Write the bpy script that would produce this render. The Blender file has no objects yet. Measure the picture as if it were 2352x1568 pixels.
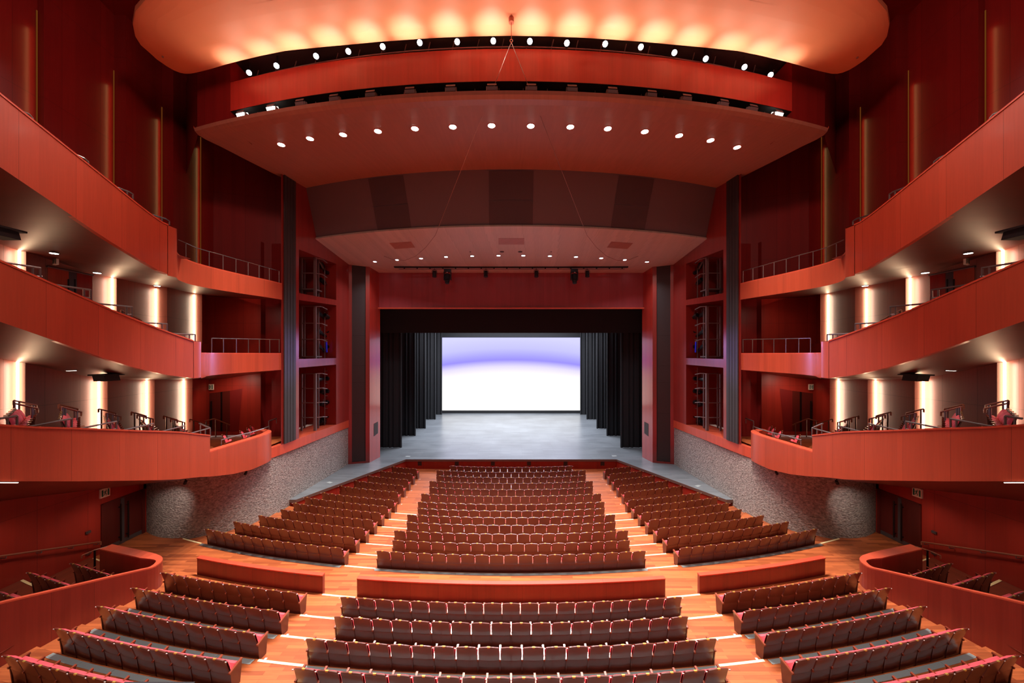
import bpy, math, random
random.seed(7)
PI = math.pi
sc = bpy.context.scene
COL = bpy.data.collections.new('theatre'); sc.collection.children.link(COL)
# ------------------------------------------------------------------ survey helpers
F, CX, CY, EYE = 830.0, 1174.0, 814.0, 8.99        # focal length in px, vanishing point, eye height (m)
YC = 55.0                                          # centre of all the seat and ceiling arcs (on the axis, up-stage)
def at(x, y, D):  return ((x-CX)*D/F, D, EYE-(y-CY)*D/F)          # sight line met at depth D
def atX(x, y, X): return at(x, y, X*F/(x-CX))                     # sight line met at lateral plane X
def atZ(x, y, z): return at(x, y, (EYE-z)*F/(y-CY))               # sight line met at height z
def arcD(X, D0):
    R = YC-D0; return YC-math.sqrt(max(R*R-X*X, 0.01))
def atArc(x, y, D0):
    D = D0
    for _ in range(30): D = arcD((x-CX)*D/F, D0)
    return at(x, y, D)
def arcP(X, D0, z): return (X, arcD(X, D0), z)
def lerp(a, b, t): return a+(b-a)*t
def lp(a, b, t): return tuple(lerp(u, v, t) for u, v in zip(a, b))
def mir(p, s): return (p[0]*(-s), p[1], p[2])      # measured on the left (X<0); s=-1 left, s=+1 right
# ------------------------------------------------------------------ mesh builder
class MB:
    def __init__(s): s.v=[]; s.f=[]; s.uv=[]; s.mi=[]
    def face(s, pts, uv=None, mi=0):
        n=len(s.v); s.v += [tuple(p) for p in pts]; s.f.append(tuple(range(n, n+len(pts))))
        s.uv.append(uv if uv else [(p[0]+p[1], p[2]) for p in pts]); s.mi.append(mi)
    def strip(s, A, B, mi=0, u0=0.0, vz=True):
        """ruled surface between two polylines of equal length; UV = arc length, height"""
        u=u0
        n=len(s.v); m=len(A)
        us=[u0]
        for i in range(1,m): us.append(us[-1]+math.dist(A[i-1],A[i]))
        s.v += [tuple(p) for p in A]+[tuple(p) for p in B]
        for i in range(m-1):
            s.f.append((n+i, n+i+1, n+m+i+1, n+m+i)); s.mi.append(mi)
            h=lambda a,b: math.dist(a,b)
            if vz: va,vb,vc,vd = A[i][2],A[i+1][2],B[i+1][2],B[i][2]
            else:  va,vb,vc,vd = 0,0,h(A[i+1],B[i+1]),h(A[i],B[i])
            s.uv.append([(us[i],va),(us[i+1],vb),(us[i+1],vc),(us[i],vd)])
    def box(s, c, d, rz=0.0, mi=0, rx=0.0):
        x,y,z=[k/2 for k in d]; P=[]
        for i in (-1,1):
            for j in (-1,1):
                for k in (-1,1):
                    a,b,e=i*x,j*y,k*z
                    b,e = b*math.cos(rx)-e*math.sin(rx), b*math.sin(rx)+e*math.cos(rx)
                    P.append((c[0]+a*math.cos(rz)-b*math.sin(rz), c[1]+a*math.sin(rz)+b*math.cos(rz), c[2]+e))
        for q in ((0,1,3,2),(4,6,7,5),(0,4,5,1),(2,3,7,6),(0,2,6,4),(1,5,7,3)):
            s.face([P[i] for i in q], None, mi)
    def cyl(s, p, q, r0, r1=None, n=10, mi=0, cap=True):
        if r1 is None: r1=r0
        d=[q[i]-p[i] for i in range(3)]; L=math.sqrt(sum(k*k for k in d)) or 1e-6
        w=[k/L for k in d]; a=(0,0,1) if abs(w[2])<.9 else (1,0,0)
        u=(w[1]*a[2]-w[2]*a[1], w[2]*a[0]-w[0]*a[2], w[0]*a[1]-w[1]*a[0]); l=math.sqrt(sum(k*k for k in u)); u=[k/l for k in u]
        v=(w[1]*u[2]-w[2]*u[1], w[2]*u[0]-w[0]*u[2], w[0]*u[1]-w[1]*u[0])
        A=[];B=[]
        for i in range(n):
            t=2*PI*i/n; c,si=math.cos(t),math.sin(t)
            A.append(tuple(p[k]+r0*(c*u[k]+si*v[k]) for k in range(3))); B.append(tuple(q[k]+r1*(c*u[k]+si*v[k]) for k in range(3)))
        b=len(s.v); s.v+=A+B
        for i in range(n):
            j=(i+1)%n; s.f.append((b+i,b+j,b+n+j,b+n+i)); s.mi.append(mi); s.uv.append([(i/n,0),((i+1)/n,0),((i+1)/n,L),(i/n,L)])
        if cap:
            s.face(A[::-1],None,mi); s.face(B,None,mi)
    def tube(s, pts, r, n=6, mi=0):
        for a,b in zip(pts[:-1],pts[1:]): s.cyl(a,b,r,r,n,mi)
    def prism(s, poly, thick, mi=0):
        """poly: list of points in a plane; thick: offset vector"""
        q=[tuple(a+b for a,b in zip(p,thick)) for p in poly]
        s.face(poly,None,mi); s.face(q[::-1],None,mi)
        for i in range(len(poly)):
            j=(i+1)%len(poly); s.face([poly[i],poly[j],q[j],q[i]],None,mi)
    def join(s, o, M=None):
        n=len(s.v); s.v += [M(p) for p in o.v] if M else list(o.v)
        s.f += [tuple(i+n for i in f) for f in o.f]; s.uv+=o.uv; s.mi+=o.mi
    def build(s, name, mats, parent=None, smooth=False):
        if not isinstance(mats,(list,tuple)): mats=[mats]
        off = parent.location if parent else (0,0,0)
        me=bpy.data.meshes.new(name)
        me.from_pydata([(p[0]-off[0],p[1]-off[1],p[2]-off[2]) for p in s.v],[],s.f)
        for m in mats: me.materials.append(m)
        ul=me.uv_layers.new(name='UVMap')
        flat=[c for uv in s.uv for p in uv for c in p]
        ul.data.foreach_set('uv',flat)
        me.polygons.foreach_set('material_index',s.mi)
        if smooth: me.polygons.foreach_set('use_smooth',[True]*len(s.f))
        me.update()
        o=bpy.data.objects.new(name,me); COL.objects.link(o)
        if parent: o.parent=parent
        return o
def tag(o, label=None, cat=None, group=None, kind=None):
    if label: o['label']=label
    if cat: o['category']=cat
    if group: o['group']=group
    if kind: o['kind']=kind
    return o
def thing(name, loc, label, cat, group=None):
    o=bpy.data.objects.new(name,None); o.empty_display_size=.1; COL.objects.link(o); o.location=loc
    return tag(o,label,cat,group)
def struct(name, mb, mats, smooth=False):
    return tag(mb.build(name,mats,None,smooth),kind='structure')
SIDE={-1:'left',1:'right'}
ORD=['zeroth','first','second','third','fourth','fifth','sixth','seventh','eighth','ninth','tenth','eleventh','twelfth','thirteenth','fourteenth','fifteenth','sixteenth','seventeenth','eighteenth','nineteenth','twentieth']
NTRIM=[0]
def trim(mb, mats):
    NTRIM[0]+=1; return struct('trim_%d'%NTRIM[0], mb, mats)
# ------------------------------------------------------------------ materials
def lin(c): return tuple(((k/255.0)/12.92 if k/255.0<=.04045 else ((k/255.0+.055)/1.055)**2.4) for k in c)+(1.0,)
def newmat(name):
    m=bpy.data.materials.new(name); m.use_nodes=True; nt=m.node_tree; nt.nodes.clear()
    o=nt.nodes.new('ShaderNodeOutputMaterial'); b=nt.nodes.new('ShaderNodeBsdfPrincipled'); nt.links.new(b.outputs[0],o.inputs[0])
    return m,nt,b
def N(nt,t,**kw):
    n=nt.nodes.new(t)
    for k,v in kw.items(): setattr(n,k,v)
    return n
def mth(nt,op,a,b=None):
    n=nt.nodes.new('ShaderNodeMath'); n.operation=op
    for i,x in enumerate((a,b)):
        if x is None: continue
        if isinstance(x,(int,float)): n.inputs[i].default_value=x
        else: nt.links.new(x,n.inputs[i])
    return n.outputs[0]
def plain(name, c, rough=.5, metal=0.0, spec=.5, var=.0, scale=30):
    m,nt,b=newmat(name); b.inputs['Roughness'].default_value=rough; b.inputs['Metallic'].default_value=metal
    b.inputs['Specular IOR Level'].default_value=spec
    tc=N(nt,'ShaderNodeTexCoord'); no=N(nt,'ShaderNodeTexNoise'); no.inputs['Scale'].default_value=scale
    nt.links.new(tc.outputs['Object'],no.inputs['Vector'])
    rp=N(nt,'ShaderNodeValToRGB'); L=lin(c); v=max(var,.04)
    rp.color_ramp.elements[0].color=tuple(k*(1-v) for k in L[:3])+(1,); rp.color_ramp.elements[1].color=tuple(min(1,k*(1+v)) for k in L[:3])+(1,)
    nt.links.new(no.outputs[0],rp.inputs[0]); nt.links.new(rp.outputs[0],b.inputs['Base Color'])
    return m
def emis(name, c, strength):
    m=bpy.data.materials.new(name); m.use_nodes=True; nt=m.node_tree; nt.nodes.clear()
    o=nt.nodes.new('ShaderNodeOutputMaterial'); e=nt.nodes.new('ShaderNodeEmission'); nt.links.new(e.outputs[0],o.inputs[0])
    e.inputs[0].default_value=lin(c); e.inputs[1].default_value=strength; return m
def wood(name, c, rough=.35, pitch=1.25, seam=.008, plank=.21, var=.16, coat=.0, spec=.4, vseam=None):
    """veneer: vertical grain in UV (u along the wall, v up), plank tone changes, thin panel joints"""
    m,nt,b=newmat(name); tc=N(nt,'ShaderNodeTexCoord'); sp=N(nt,'ShaderNodeSeparateXYZ'); nt.links.new(tc.outputs['UV'],sp.inputs[0])
    u,v=sp.outputs[0],sp.outputs[1]
    cb=N(nt,'ShaderNodeCombineXYZ'); nt.links.new(mth(nt,'MULTIPLY',u,26.0),cb.inputs[0]); nt.links.new(mth(nt,'MULTIPLY',v,.9),cb.inputs[1])
    no=N(nt,'ShaderNodeTexNoise'); no.inputs['Scale'].default_value=1.0; no.inputs['Detail'].default_value=5; nt.links.new(cb.outputs[0],no.inputs['Vector'])
    wn=N(nt,'ShaderNodeTexWhiteNoise',noise_dimensions='1D'); nt.links.new(mth(nt,'FLOOR',mth(nt,'DIVIDE',u,plank)),wn.inputs['W'])
    wn2=N(nt,'ShaderNodeTexWhiteNoise',noise_dimensions='1D'); nt.links.new(mth(nt,'FLOOR',mth(nt,'DIVIDE',u,pitch)),wn2.inputs['W'])
    t=mth(nt,'ADD',mth(nt,'MULTIPLY',no.outputs[0],.55),mth(nt,'ADD',mth(nt,'MULTIPLY',wn.outputs[0],.25),mth(nt,'MULTIPLY',wn2.outputs[0],.2)))
    rp=N(nt,'ShaderNodeValToRGB'); L=lin(c)
    rp.color_ramp.elements[0].position=.2; rp.color_ramp.elements[1].position=.8
    rp.color_ramp.elements[0].color=tuple(k*(1-var) for k in L[:3])+(1,); rp.color_ramp.elements[1].color=tuple(min(1,k*(1+var)) for k in L[:3])+(1,)
    nt.links.new(t,rp.inputs[0])
    fr=mth(nt,'FRACT',mth(nt,'DIVIDE',u,pitch)); sm=mth(nt,'LESS_THAN',fr,seam/pitch)
    if vseam:
        fz=mth(nt,'FRACT',mth(nt,'DIVIDE',v,vseam)); sm=mth(nt,'MAXIMUM',sm,mth(nt,'LESS_THAN',fz,seam/vseam))
    mx=N(nt,'ShaderNodeMix',data_type='RGBA'); nt.links.new(mth(nt,'MULTIPLY',sm,.7),mx.inputs[0]); nt.links.new(rp.outputs[0],mx.inputs[6]); mx.inputs[7].default_value=(L[0]*.12,L[1]*.1,L[2]*.1,1)
    nt.links.new(mx.outputs[2],b.inputs['Base Color'])
    b.inputs['Roughness'].default_value=rough; b.inputs['Specular IOR Level'].default_value=spec
    b.inputs['Coat Weight'].default_value=coat; b.inputs['Coat Roughness'].default_value=.12
    return m
def floorwood(name):
    m,nt,b=newmat(name); tc=N(nt,'ShaderNodeTexCoord')
    br=N(nt,'ShaderNodeTexBrick'); br.offset=.37; br.inputs['Scale'].default_value=1.0
    br.inputs['Brick Width'].default_value=1.1; br.inputs['Row Height'].default_value=.11; br.inputs['Mortar Size'].default_value=.002
    br.inputs['Color1'].default_value=lin((196,104,58)); br.inputs['Color2'].default_value=lin((142,66,36)); br.inputs['Mortar'].default_value=lin((96,44,26))
    br.inputs['Bias'].default_value=-.1
    nt.links.new(tc.outputs['Object'],br.inputs['Vector'])
    mp=N(nt,'ShaderNodeMapping'); mp.inputs['Scale'].default_value=(1.5,30,1); nt.links.new(tc.outputs['Object'],mp.inputs[0])
    no=N(nt,'ShaderNodeTexNoise'); no.inputs['Scale'].default_value=1.5; no.inputs['Detail'].default_value=5; nt.links.new(mp.outputs[0],no.inputs['Vector'])
    mx=N(nt,'ShaderNodeMix',data_type='RGBA',blend_type='MULTIPLY'); mx.inputs[0].default_value=.5
    nt.links.new(br.outputs[0],mx.inputs[6]); nt.links.new(no.outputs[0],mx.inputs[7]); nt.links.new(mx.outputs[2],b.inputs['Base Color'])
    b.inputs['Roughness'].default_value=.4; b.inputs['Specular IOR Level'].default_value=.35
    return m
def stone(name):
    m,nt,b=newmat(name); tc=N(nt,'ShaderNodeTexCoord')
    mp=N(nt,'ShaderNodeMapping'); mp.inputs['Scale'].default_value=(1,1,1.6); nt.links.new(tc.outputs['Object'],mp.inputs[0])
    n1=N(nt,'ShaderNodeTexNoise'); n1.inputs['Scale'].default_value=9; n1.inputs['Detail'].default_value=8; n1.inputs['Roughness'].default_value=.7
    n2=N(nt,'ShaderNodeTexVoronoi'); n2.inputs['Scale'].default_value=11
    for n in (n1,n2): nt.links.new(mp.outputs[0],n.inputs['Vector'])
    rp=N(nt,'ShaderNodeValToRGB'); rp.color_ramp.elements[0].position=.3; rp.color_ramp.elements[1].position=.7
    rp.color_ramp.elements[0].color=lin((92,82,78)); rp.color_ramp.elements[1].color=lin((210,198,190))
    nt.links.new(n1.outputs[0],rp.inputs[0]); nt.links.new(rp.outputs[0],b.inputs['Base Color'])
    h=mth(nt,'ADD',mth(nt,'MULTIPLY',n1.outputs[0],1.0),mth(nt,'MULTIPLY',n2.outputs[0],.5))
    bp=N(nt,'ShaderNodeBump'); bp.inputs['Strength'].default_value=1.0; bp.inputs['Distance'].default_value=.13
    nt.links.new(h,bp.inputs['Height']); nt.links.new(bp.outputs[0],b.inputs['Normal'])
    b.inputs['Roughness'].default_value=.85; return m
def stagefloor(name):
    m,nt,b=newmat(name); tc=N(nt,'ShaderNodeTexCoord')
    br=N(nt,'ShaderNodeTexBrick'); br.inputs['Scale'].default_value=1.0; br.inputs['Brick Width'].default_value=1.8; br.inputs['Row Height'].default_value=.12; br.inputs['Mortar Size'].default_value=.004
    br.inputs['Color1'].default_value=lin((116,120,124)); br.inputs['Color2'].default_value=lin((98,102,106)); br.inputs['Mortar'].default_value=lin((58,60,64))
    nt.links.new(tc.outputs['Object'],br.inputs['Vector'])
    no=N(nt,'ShaderNodeTexNoise'); no.inputs['Scale'].default_value=.5; no.inputs['Detail'].default_value=6; nt.links.new(tc.outputs['Object'],no.inputs['Vector'])
    mx=N(nt,'ShaderNodeMix',data_type='RGBA',blend_type='OVERLAY'); mx.inputs[0].default_value=.4
    nt.links.new(br.outputs[0],mx.inputs[6]); nt.links.new(no.outputs[0],mx.inputs[7]); nt.links.new(mx.outputs[2],b.inputs['Base Color'])
    b.inputs['Roughness'].default_value=.3; return m
def screenmat(name, z0, z1):
    m=bpy.data.materials.new(name); m.use_nodes=True; nt=m.node_tree; nt.nodes.clear()
    o=nt.nodes.new('ShaderNodeOutputMaterial'); e=nt.nodes.new('ShaderNodeEmission'); nt.links.new(e.outputs[0],o.inputs[0])
    tc=N(nt,'ShaderNodeTexCoord'); sp=N(nt,'ShaderNodeSeparateXYZ'); nt.links.new(tc.outputs['Object'],sp.inputs[0])
    x2=mth(nt,'MULTIPLY',mth(nt,'POWER',mth(nt,'ABSOLUTE',sp.outputs[0]),2.0),-.0016)
    t=mth(nt,'ADD',mth(nt,'DIVIDE',mth(nt,'SUBTRACT',sp.outputs[2],z0),z1-z0),mth(nt,'MULTIPLY',x2,-.5))
    rp=N(nt,'ShaderNodeValToRGB'); cr=rp.color_ramp
    cr.elements[0].position=0; cr.elements[0].color=(1.3,1.25,1.2,1)
    cr.elements[1].position=1; cr.elements[1].color=lin((206,205,255))
    for p,c in ((.36,(1.15,1.1,1.05,1)),(.5,lin((250,245,255))),(.60,lin((222,214,255))),(.69,lin((150,140,255))),(.745,lin((164,158,255))),(.85,lin((192,190,255)))):
        q=cr.elements.new(p); q.color=c
    nt.links.new(t,rp.inputs[0]); nt.links.new(rp.outputs[0],e.inputs[0]); e.inputs[1].default_value=1.15
    return m
M={}
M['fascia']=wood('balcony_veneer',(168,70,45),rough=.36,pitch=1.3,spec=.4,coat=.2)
M['wallpale']=wood('strip_lit_wall_veneer',(140,78,66),rough=.45,pitch=1.2,seam=.01,vseam=3.6)  # wall veneer with the washed-out look of the strip light put into its colour
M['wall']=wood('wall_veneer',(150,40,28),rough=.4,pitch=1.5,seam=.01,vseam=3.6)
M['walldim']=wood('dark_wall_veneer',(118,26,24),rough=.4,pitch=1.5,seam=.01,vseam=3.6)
M['pier']=wood('pier_veneer',(128,40,34),rough=.28,pitch=3.0,coat=.5)
M['reveal']=wood('reveal_veneer',(150,44,34),rough=.22,pitch=30,coat=1.0)
M['header']=wood('header_veneer',(142,58,62),rough=.35,pitch=2.6)
M['canopy']=wood('canopy_veneer',(176,162,148),rough=.4,pitch=2.2,plank=.3)
M['reflector']=wood('reflector_veneer',(152,104,86),rough=.38,pitch=30,plank=.1,var=.12)
M['band']=wood('band_veneer',(170,50,42),rough=.35,pitch=30,plank=.1)
M['cap']=wood('cap_veneer',(190,78,54),rough=.32,pitch=4)
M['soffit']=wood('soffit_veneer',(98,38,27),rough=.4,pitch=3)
M['cloud']=plain('cloud_paint',(226,142,100),rough=.5,var=.03,scale=1.2)
M['stone']=stone('split_stone')
M['floor']=floorwood('plank_floor')
M['boxfloor']=wood('box_floor',(120,52,34),pitch=2)
M['stage']=stagefloor('stage_boards')
M['stagelip']=plain('stage_lip',(96,70,62),rough=.5)
M['partition']=wood('partition_veneer',(128,42,30),rough=.35,pitch=.9,seam=.006,coat=.1)
M['partcap']=wood('partition_cap',(190,64,44),rough=.35,pitch=4)
M['shell']=wood('seat_shell',(92,42,32),rough=.34,pitch=9,seam=0,plank=.6,var=.12,spec=.5,coat=.5)
M['arm']=wood('arm_wood',(128,58,40),rough=.3,pitch=9,seam=0,plank=.6,coat=.6)
M['red']=plain('red_upholstery',(216,70,82),rough=.75,var=.06,scale=40)
M['brass']=plain('brass_plate',(214,178,96),rough=.3,metal=.6)
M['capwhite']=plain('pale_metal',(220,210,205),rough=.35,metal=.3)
M['black']=plain('matt_black',(12,11,13),rough=.8)
M['drape']=plain('black_drape',(17,17,21),rough=.9,var=.2,scale=3)
M['dark']=plain('dark_brown_cloth',(100,84,86),rough=.8,var=.06)
M['darker']=plain('darker_brown_cloth',(74,60,63),rough=.8,var=.06)
M['grillecloth']=plain('grille_cloth',(46,34,33),rough=.7,var=.15,scale=120)
M['slat']=plain('charcoal_slat',(46,36,36),rough=.6,var=.15,scale=8)
M['metal']=plain('rail_metal',(128,118,116),rough=.35,metal=.8)
M['handwood']=plain('rail_wood',(140,80,58),rough=.4)
M['scaff']=plain('scaffold_paint',(104,84,84),rough=.5,metal=.2)
M['lampbody']=plain('lamp_black',(36,36,40),rough=.35,metal=.5)
M['lampgrey']=plain('lamp_grey',(120,108,108),rough=.4,metal=.3)
M['grille']=plain('floor_grille_metal',(160,166,168),rough=.4,metal=.3,var=.1,scale=60)
M['nosing']=plain('pale_nosing',(240,214,160),rough=.45)
M['door']=wood('door_veneer',(86,26,20),rough=.35,pitch=30)
M['doorsteel']=plain('door_steel',(96,88,90),rough=.35,metal=.6)
M['handle']=plain('door_handle_black',(26,18,18),rough=.35,metal=.4)
M['white']=plain('sign_white',(230,222,205),rough=.5)
M['green']=plain('sign_green',(16,98,78),rough=.5)
M['plate']=plain('floor_plate_pale',(150,156,156),rough=.5)
M['blue']=plain('blue_tape',(40,50,230),rough=.5)
M['charcoal']=plain('charcoal_box',(62,62,70),rough=.6)
M['cable']=plain('steel_cable',(150,110,100),rough=.4,metal=.4)
M['ringpink']=plain('anchor_paint',(206,120,98),rough=.4)
M['lamp']=emis('lamp_glow',(255,248,235),28)
M['lampcool']=emis('lamp_cool_glow',(238,242,255),22)
M['lampsmall']=emis('small_lamp_glow',(255,246,232),16)
M['strip']=emis('strip_glow',(255,226,180),20)
M['stripdim']=emis('strip_dim_glow',(170,95,35),.3)
M['floodglow']=emis('flood_glow',(255,236,220),6)
# ------------------------------------------------------------------ lights
FLOODW=220
def spot(name, p, tgt, W, angle, blend=.6, col=(1,.86,.72), r=.12):
    l=bpy.data.lights.new(name,'SPOT'); l.energy=W; l.spot_size=math.radians(angle); l.spot_blend=blend; l.color=col; l.shadow_soft_size=r
    o=bpy.data.objects.new(name,l); COL.objects.link(o); o.location=p
    d=[tgt[i]-p[i] for i in range(3)]
    from mathutils import Vector
    o.rotation_euler=Vector(d).to_track_quat('-Z','Y').to_euler(); return o
def area(name, p, tgt, W, sx, sy, col=(1,1,1)):
    l=bpy.data.lights.new(name,'AREA'); l.energy=W; l.shape='RECTANGLE'; l.size=sx; l.size_y=sy; l.color=col
    o=bpy.data.objects.new(name,l); COL.objects.link(o); o.location=p
    from mathutils import Vector
    o.rotation_euler=Vector([tgt[i]-p[i] for i in range(3)]).to_track_quat('-Z','Y').to_euler(); return o
# ------------------------------------------------------------------ stalls: rows and floor
RD={1:25.94,2:24.83,3:23.76,4:22.70,5:21.65,6:20.62,7:18.90,8:17.93,9:16.95,10:16.0,11:15.05,12:14.07,13:13.07,14:10.26,15:9.375,16:8.49,17:7.605,18:6.72}
RZ={1:.1,2:.1,3:.1,4:.1,5:.1,6:.1,7:.35,8:.43,9:.54,10:.63,11:.71,12:.82,13:.93,14:1.12,15:1.215,16:1.30,17:1.38,18:1.46}
CZ=1.03                                                # cross aisle
STEP=.11
def ringpts(D0, xlim, z, n=40): return [arcP(lerp(-xlim,xlim,i/n),D0,z) for i in range(n+1)]
fl=MB()
def tread(Da, Db, za, zb, xl):
    fl.strip(ringpts(Da,xl,za),ringpts(Db,xl,zb),vz=False)
def riser(D, z0, z1, xl): fl.strip(ringpts(D,xl,z0),ringpts(D,xl,z1))
tread(30.5,20.3,.1,.1,12.6)
tread(20.3,19.5,.1,.35,12.6)
tread(19.5,RD[7]+STEP,.35,.35,12.9)
for k in range(8,14):
    a=RD[k-1]+STEP; b=RD[k]+STEP; xl=12.7 if k<11 else (13.6 if k<13 else 15.6)
    riser(a,RZ[k-1],RZ[k],xl); tread(a,b,RZ[k],RZ[k],xl)
riser(RD[13]+STEP,RZ[13],CZ,16.0); tread(RD[13]+STEP,11.45,CZ,CZ,17.0)
riser(11.45,CZ,RZ[14],12.3)
tread(11.45,RD[14]+STEP,RZ[14],RZ[14],12.3)
for k in range(15,20):
    a=RD[k-1]+STEP; z=RZ.get(k,1.54); b=RD.get(k,5.84)+STEP if k<19 else 3.0
    riser(a,RZ[k-1],z,12.3); tread(a,b,z,z,12.3)
for s in (-1,1):                                       # lower floor carried on under the side boxes
    A=[(s*x,arcD(x,11.45),CZ) for x in (12.0,14.0,17.0)]; B=[(s*x,arcD(x,11.45)-8,CZ) for x in (12.0,14.0,17.0)]
    fl.strip(A,B,vz=False)
struct('floor',fl,M['floor'])
# nosings in the two stalls aisles
def nosing(D0, xa, xb, z, w=.07):
    m=MB(); A=[arcP(lerp(xa,xb,i/6),D0,z+.006) for i in range(7)]; B=[arcP(lerp(xa,xb,i/6),D0-w,z+.006) for i in range(7)]
    Cc=[arcP(lerp(xa,xb,i/6),D0+.004,z-.03) for i in range(7)]; Ct=[arcP(lerp(xa,xb,i/6),D0+.004,z+.006) for i in range(7)]
    m.strip(A,B); m.strip(Cc,Ct); trim(m,M['nosing'])
NS={7:19,8:18,9:19,10:18,11:19,12:18,13:19,14:19,15:18,16:19,17:18}
for s in (-1,1):
    for k in range(7,14):
        nosing(RD[k]+STEP, s*(NS[k]*.53/2+.02), s*6.28, RZ.get(k+1) if k<13 else CZ)
    nosing(11.45,s*5.05,s*6.2,RZ[14]); 
    for k in range(14,18): nosing(RD[k]+STEP, s*(NS[k]*.53/2+.02), s*6.3, RZ[k+1])
    nosing(RD[13]+STEP, s*13.05, s*14.2, CZ)
# ------------------------------------------------------------------ theatre seats
W=.53
def seat_parts():
    P={}
    prof=[(.17,.012),(.155,.19),(.125,.392),(.122,.40),(.03,.71),(.0,.785)]
    def shellrow(y,z,hw,crown,dy):
        return [(hw*t, y+dy+.18*(hw*t)**2, z+crown*(1-t*t)) for t in (-1,-.5,0,.5,1)]
    m=MB(); rows_b=[];rows_f=[]
    for i,(y,z) in enumerate(prof):
        hw=.262 if i<3 else (.236 if i==3 else (.232 if i==4 else .222)); cr=.02 if i==5 else 0
        rows_b.append(shellrow(y,z,hw,cr,0)); rows_f.append(shellrow(y,z,hw,cr,.03))
    for R in (rows_b,rows_f):
        for a,b in zip(R[:-1],R[1:]): m.strip(a,b)
    m.strip(rows_b[-1],rows_f[-1])
    for e in (0,4): m.strip([r[e] for r in rows_b],[r[e] for r in rows_f])
    P['back_shell']=(m,'shell')
    m=MB(); cols=[-1,-.86,-.4,0,.4,.86,1]
    R=[]
    for (y,z,hw,th) in ((.155,.34,.225,.02),(.135,.40,.25,.09),(.095,.55,.25,.1),(.05,.70,.245,.08),(.035,.75,.23,.03)):
        R.append([(hw*t, y+.02+th*(1-abs(t)**6*.8)+.15*(hw*t)**2, z) for t in cols])
    Bk=[[(p[0],p[1] if False else (.155-(p[2]-.34)*.29)+.032+.18*p[0]**2,p[2]) for p in r] for r in R]
    for a,b in zip(R[:-1],R[1:]): m.strip(a,b)
    m.strip(R[-1],Bk[-1]); m.strip(Bk[0],R[0])
    for e in (0,6): m.strip([r[e] for r in R],[r[e] for r in Bk])
    P['back_cushion']=(m,'red')
    m=MB(); c0=(.20,.29); ang=math.radians(52); L=.262
    sec=[]
    for (t,zt,zb) in ((0,.05,-.03),(.1,.075,-.045),(.5,.08,-.05),(.85,.075,-.045),(.97,.045,-.02),(1,.01,.0)):
        sec.append((t*L,zt,zb))
    def tr(x,a,b): return (x, c0[0]+a*math.cos(ang)-b*math.sin(ang), c0[1]+a*math.sin(ang)+b*math.cos(ang))
    xs=[-.232,-.215,-.12,0,.12,.215,.232]; f=[.35,.9,1,1,1,.9,.35]
    T=[[tr(x,a,zt*g) for x,g in zip(xs,f)] for a,zt,zb in sec]; Bt=[[tr(x,a,zb*g) for x,g in zip(xs,f)] for a,zt,zb in sec]
    for a,b in zip(T[:-1],T[1:]): m.strip(a,b)
    for a,b in zip(Bt[:-1],Bt[1:]): m.strip(b,a)
    m.strip(Bt[0],T[0]); m.strip(T[-1],Bt[-1])
    for e in (0,6): m.strip([r[e] for r in T],[r[e] for r in Bt])
    P['seat_cushion']=(m,'red')
    m=MB(); m.box((0,.012,.808),(.07,.03,.012)); m.box((0,-.004,.798),(.06,.006,.022)); P['number_plate']=(m,'brass')
    def arm(x):
        m=MB(); m.prism([(x-.024,.105,.395),(x-.024,.44,.485),(x-.024,.44,.525),(x-.024,.105,.43)],(.048,0,0))
        return m
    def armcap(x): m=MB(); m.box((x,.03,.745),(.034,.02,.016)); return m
    def panel(x):
        m=MB(); m.prism([(x-.016,.17,0),(x-.016,.38,0),(x-.016,.43,.485),(x-.016,.13,.40)],(.032,0,0)); return m
    for sx,nm in ((-1,'L'),(1,'R')):
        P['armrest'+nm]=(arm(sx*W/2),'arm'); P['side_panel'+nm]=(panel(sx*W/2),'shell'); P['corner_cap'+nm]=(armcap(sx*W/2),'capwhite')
    return P
SP=seat_parts()
SEATS=[]   # (x,y,z,rot,isLastRight,label,group,order distance)
def onum(i): return ORD[i] if i<len(ORD) else str(i)+'th'
def addseat(x,y,z,r,last,label,group,aisle=0):
    d=math.sqrt(x*x+y*y+(z-EYE)**2); px=CX+x*F/y if y>0.5 else 9999; py=CY+(EYE-z-.8)*F/y if y>.5 else 9999
    if px<-25 or px>2377 or py>1585: return
    SEATS.append((d,x,y,z,r,last,label,group))
def rowseats(k, n, x0, side, label_block, group, w=W, rowname=None):
    R=YC-RD[k]; th0=math.asin(max(-1,min(1,x0/R)))
    for i in range(n):
        if side==0: th=(i-(n-1)/2)*w/R; pos='%s from left'%onum(i+1)
        else:
            th=side*(abs(th0)+(i+.5)*w/R); pos='%s from the aisle'%onum(i+1)
        x=R*math.sin(th); y=YC-R*math.cos(th)
        last = (i==n-1) if side>=0 else (i==0)
        addseat(x,y,RZ[k],th,last,'dark wood and red seat, %s, %s, %s'%(label_block,rowname,pos),group)
NC={1:17,2:20,3:19,4:20,5:19,6:20,**NS}
for k in range(1,14): rowseats(k,NC[k],0,0,'centre front block','theatre seats in the centre front block',rowname='%s row from stage'%onum(k))
for k in range(14,19): rowseats(k,NC.get(k,19),0,0,'centre rear block','theatre seats in the centre rear block',rowname='%s row behind partition'%onum(k-13))
SIDEN=[4,5,6,7,8,9,10,10,10,11,12,13]
for s in (-1,1):
    for j,n in enumerate(SIDEN):
        k=j+2
        rowseats(k,n,6.72 if k<7 else 6.36,s,'%s front block'%SIDE[s],'theatre seats in the %s front block'%SIDE[s],w=.512,rowname='%s row from stage'%onum(j+1))
    for k in range(14,19):
        rowseats(k,10,6.38,s,'%s rear block'%SIDE[s],'theatre seats in the %s rear block'%SIDE[s],w=.515,rowname='%s row behind partition'%onum(k-13))
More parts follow.
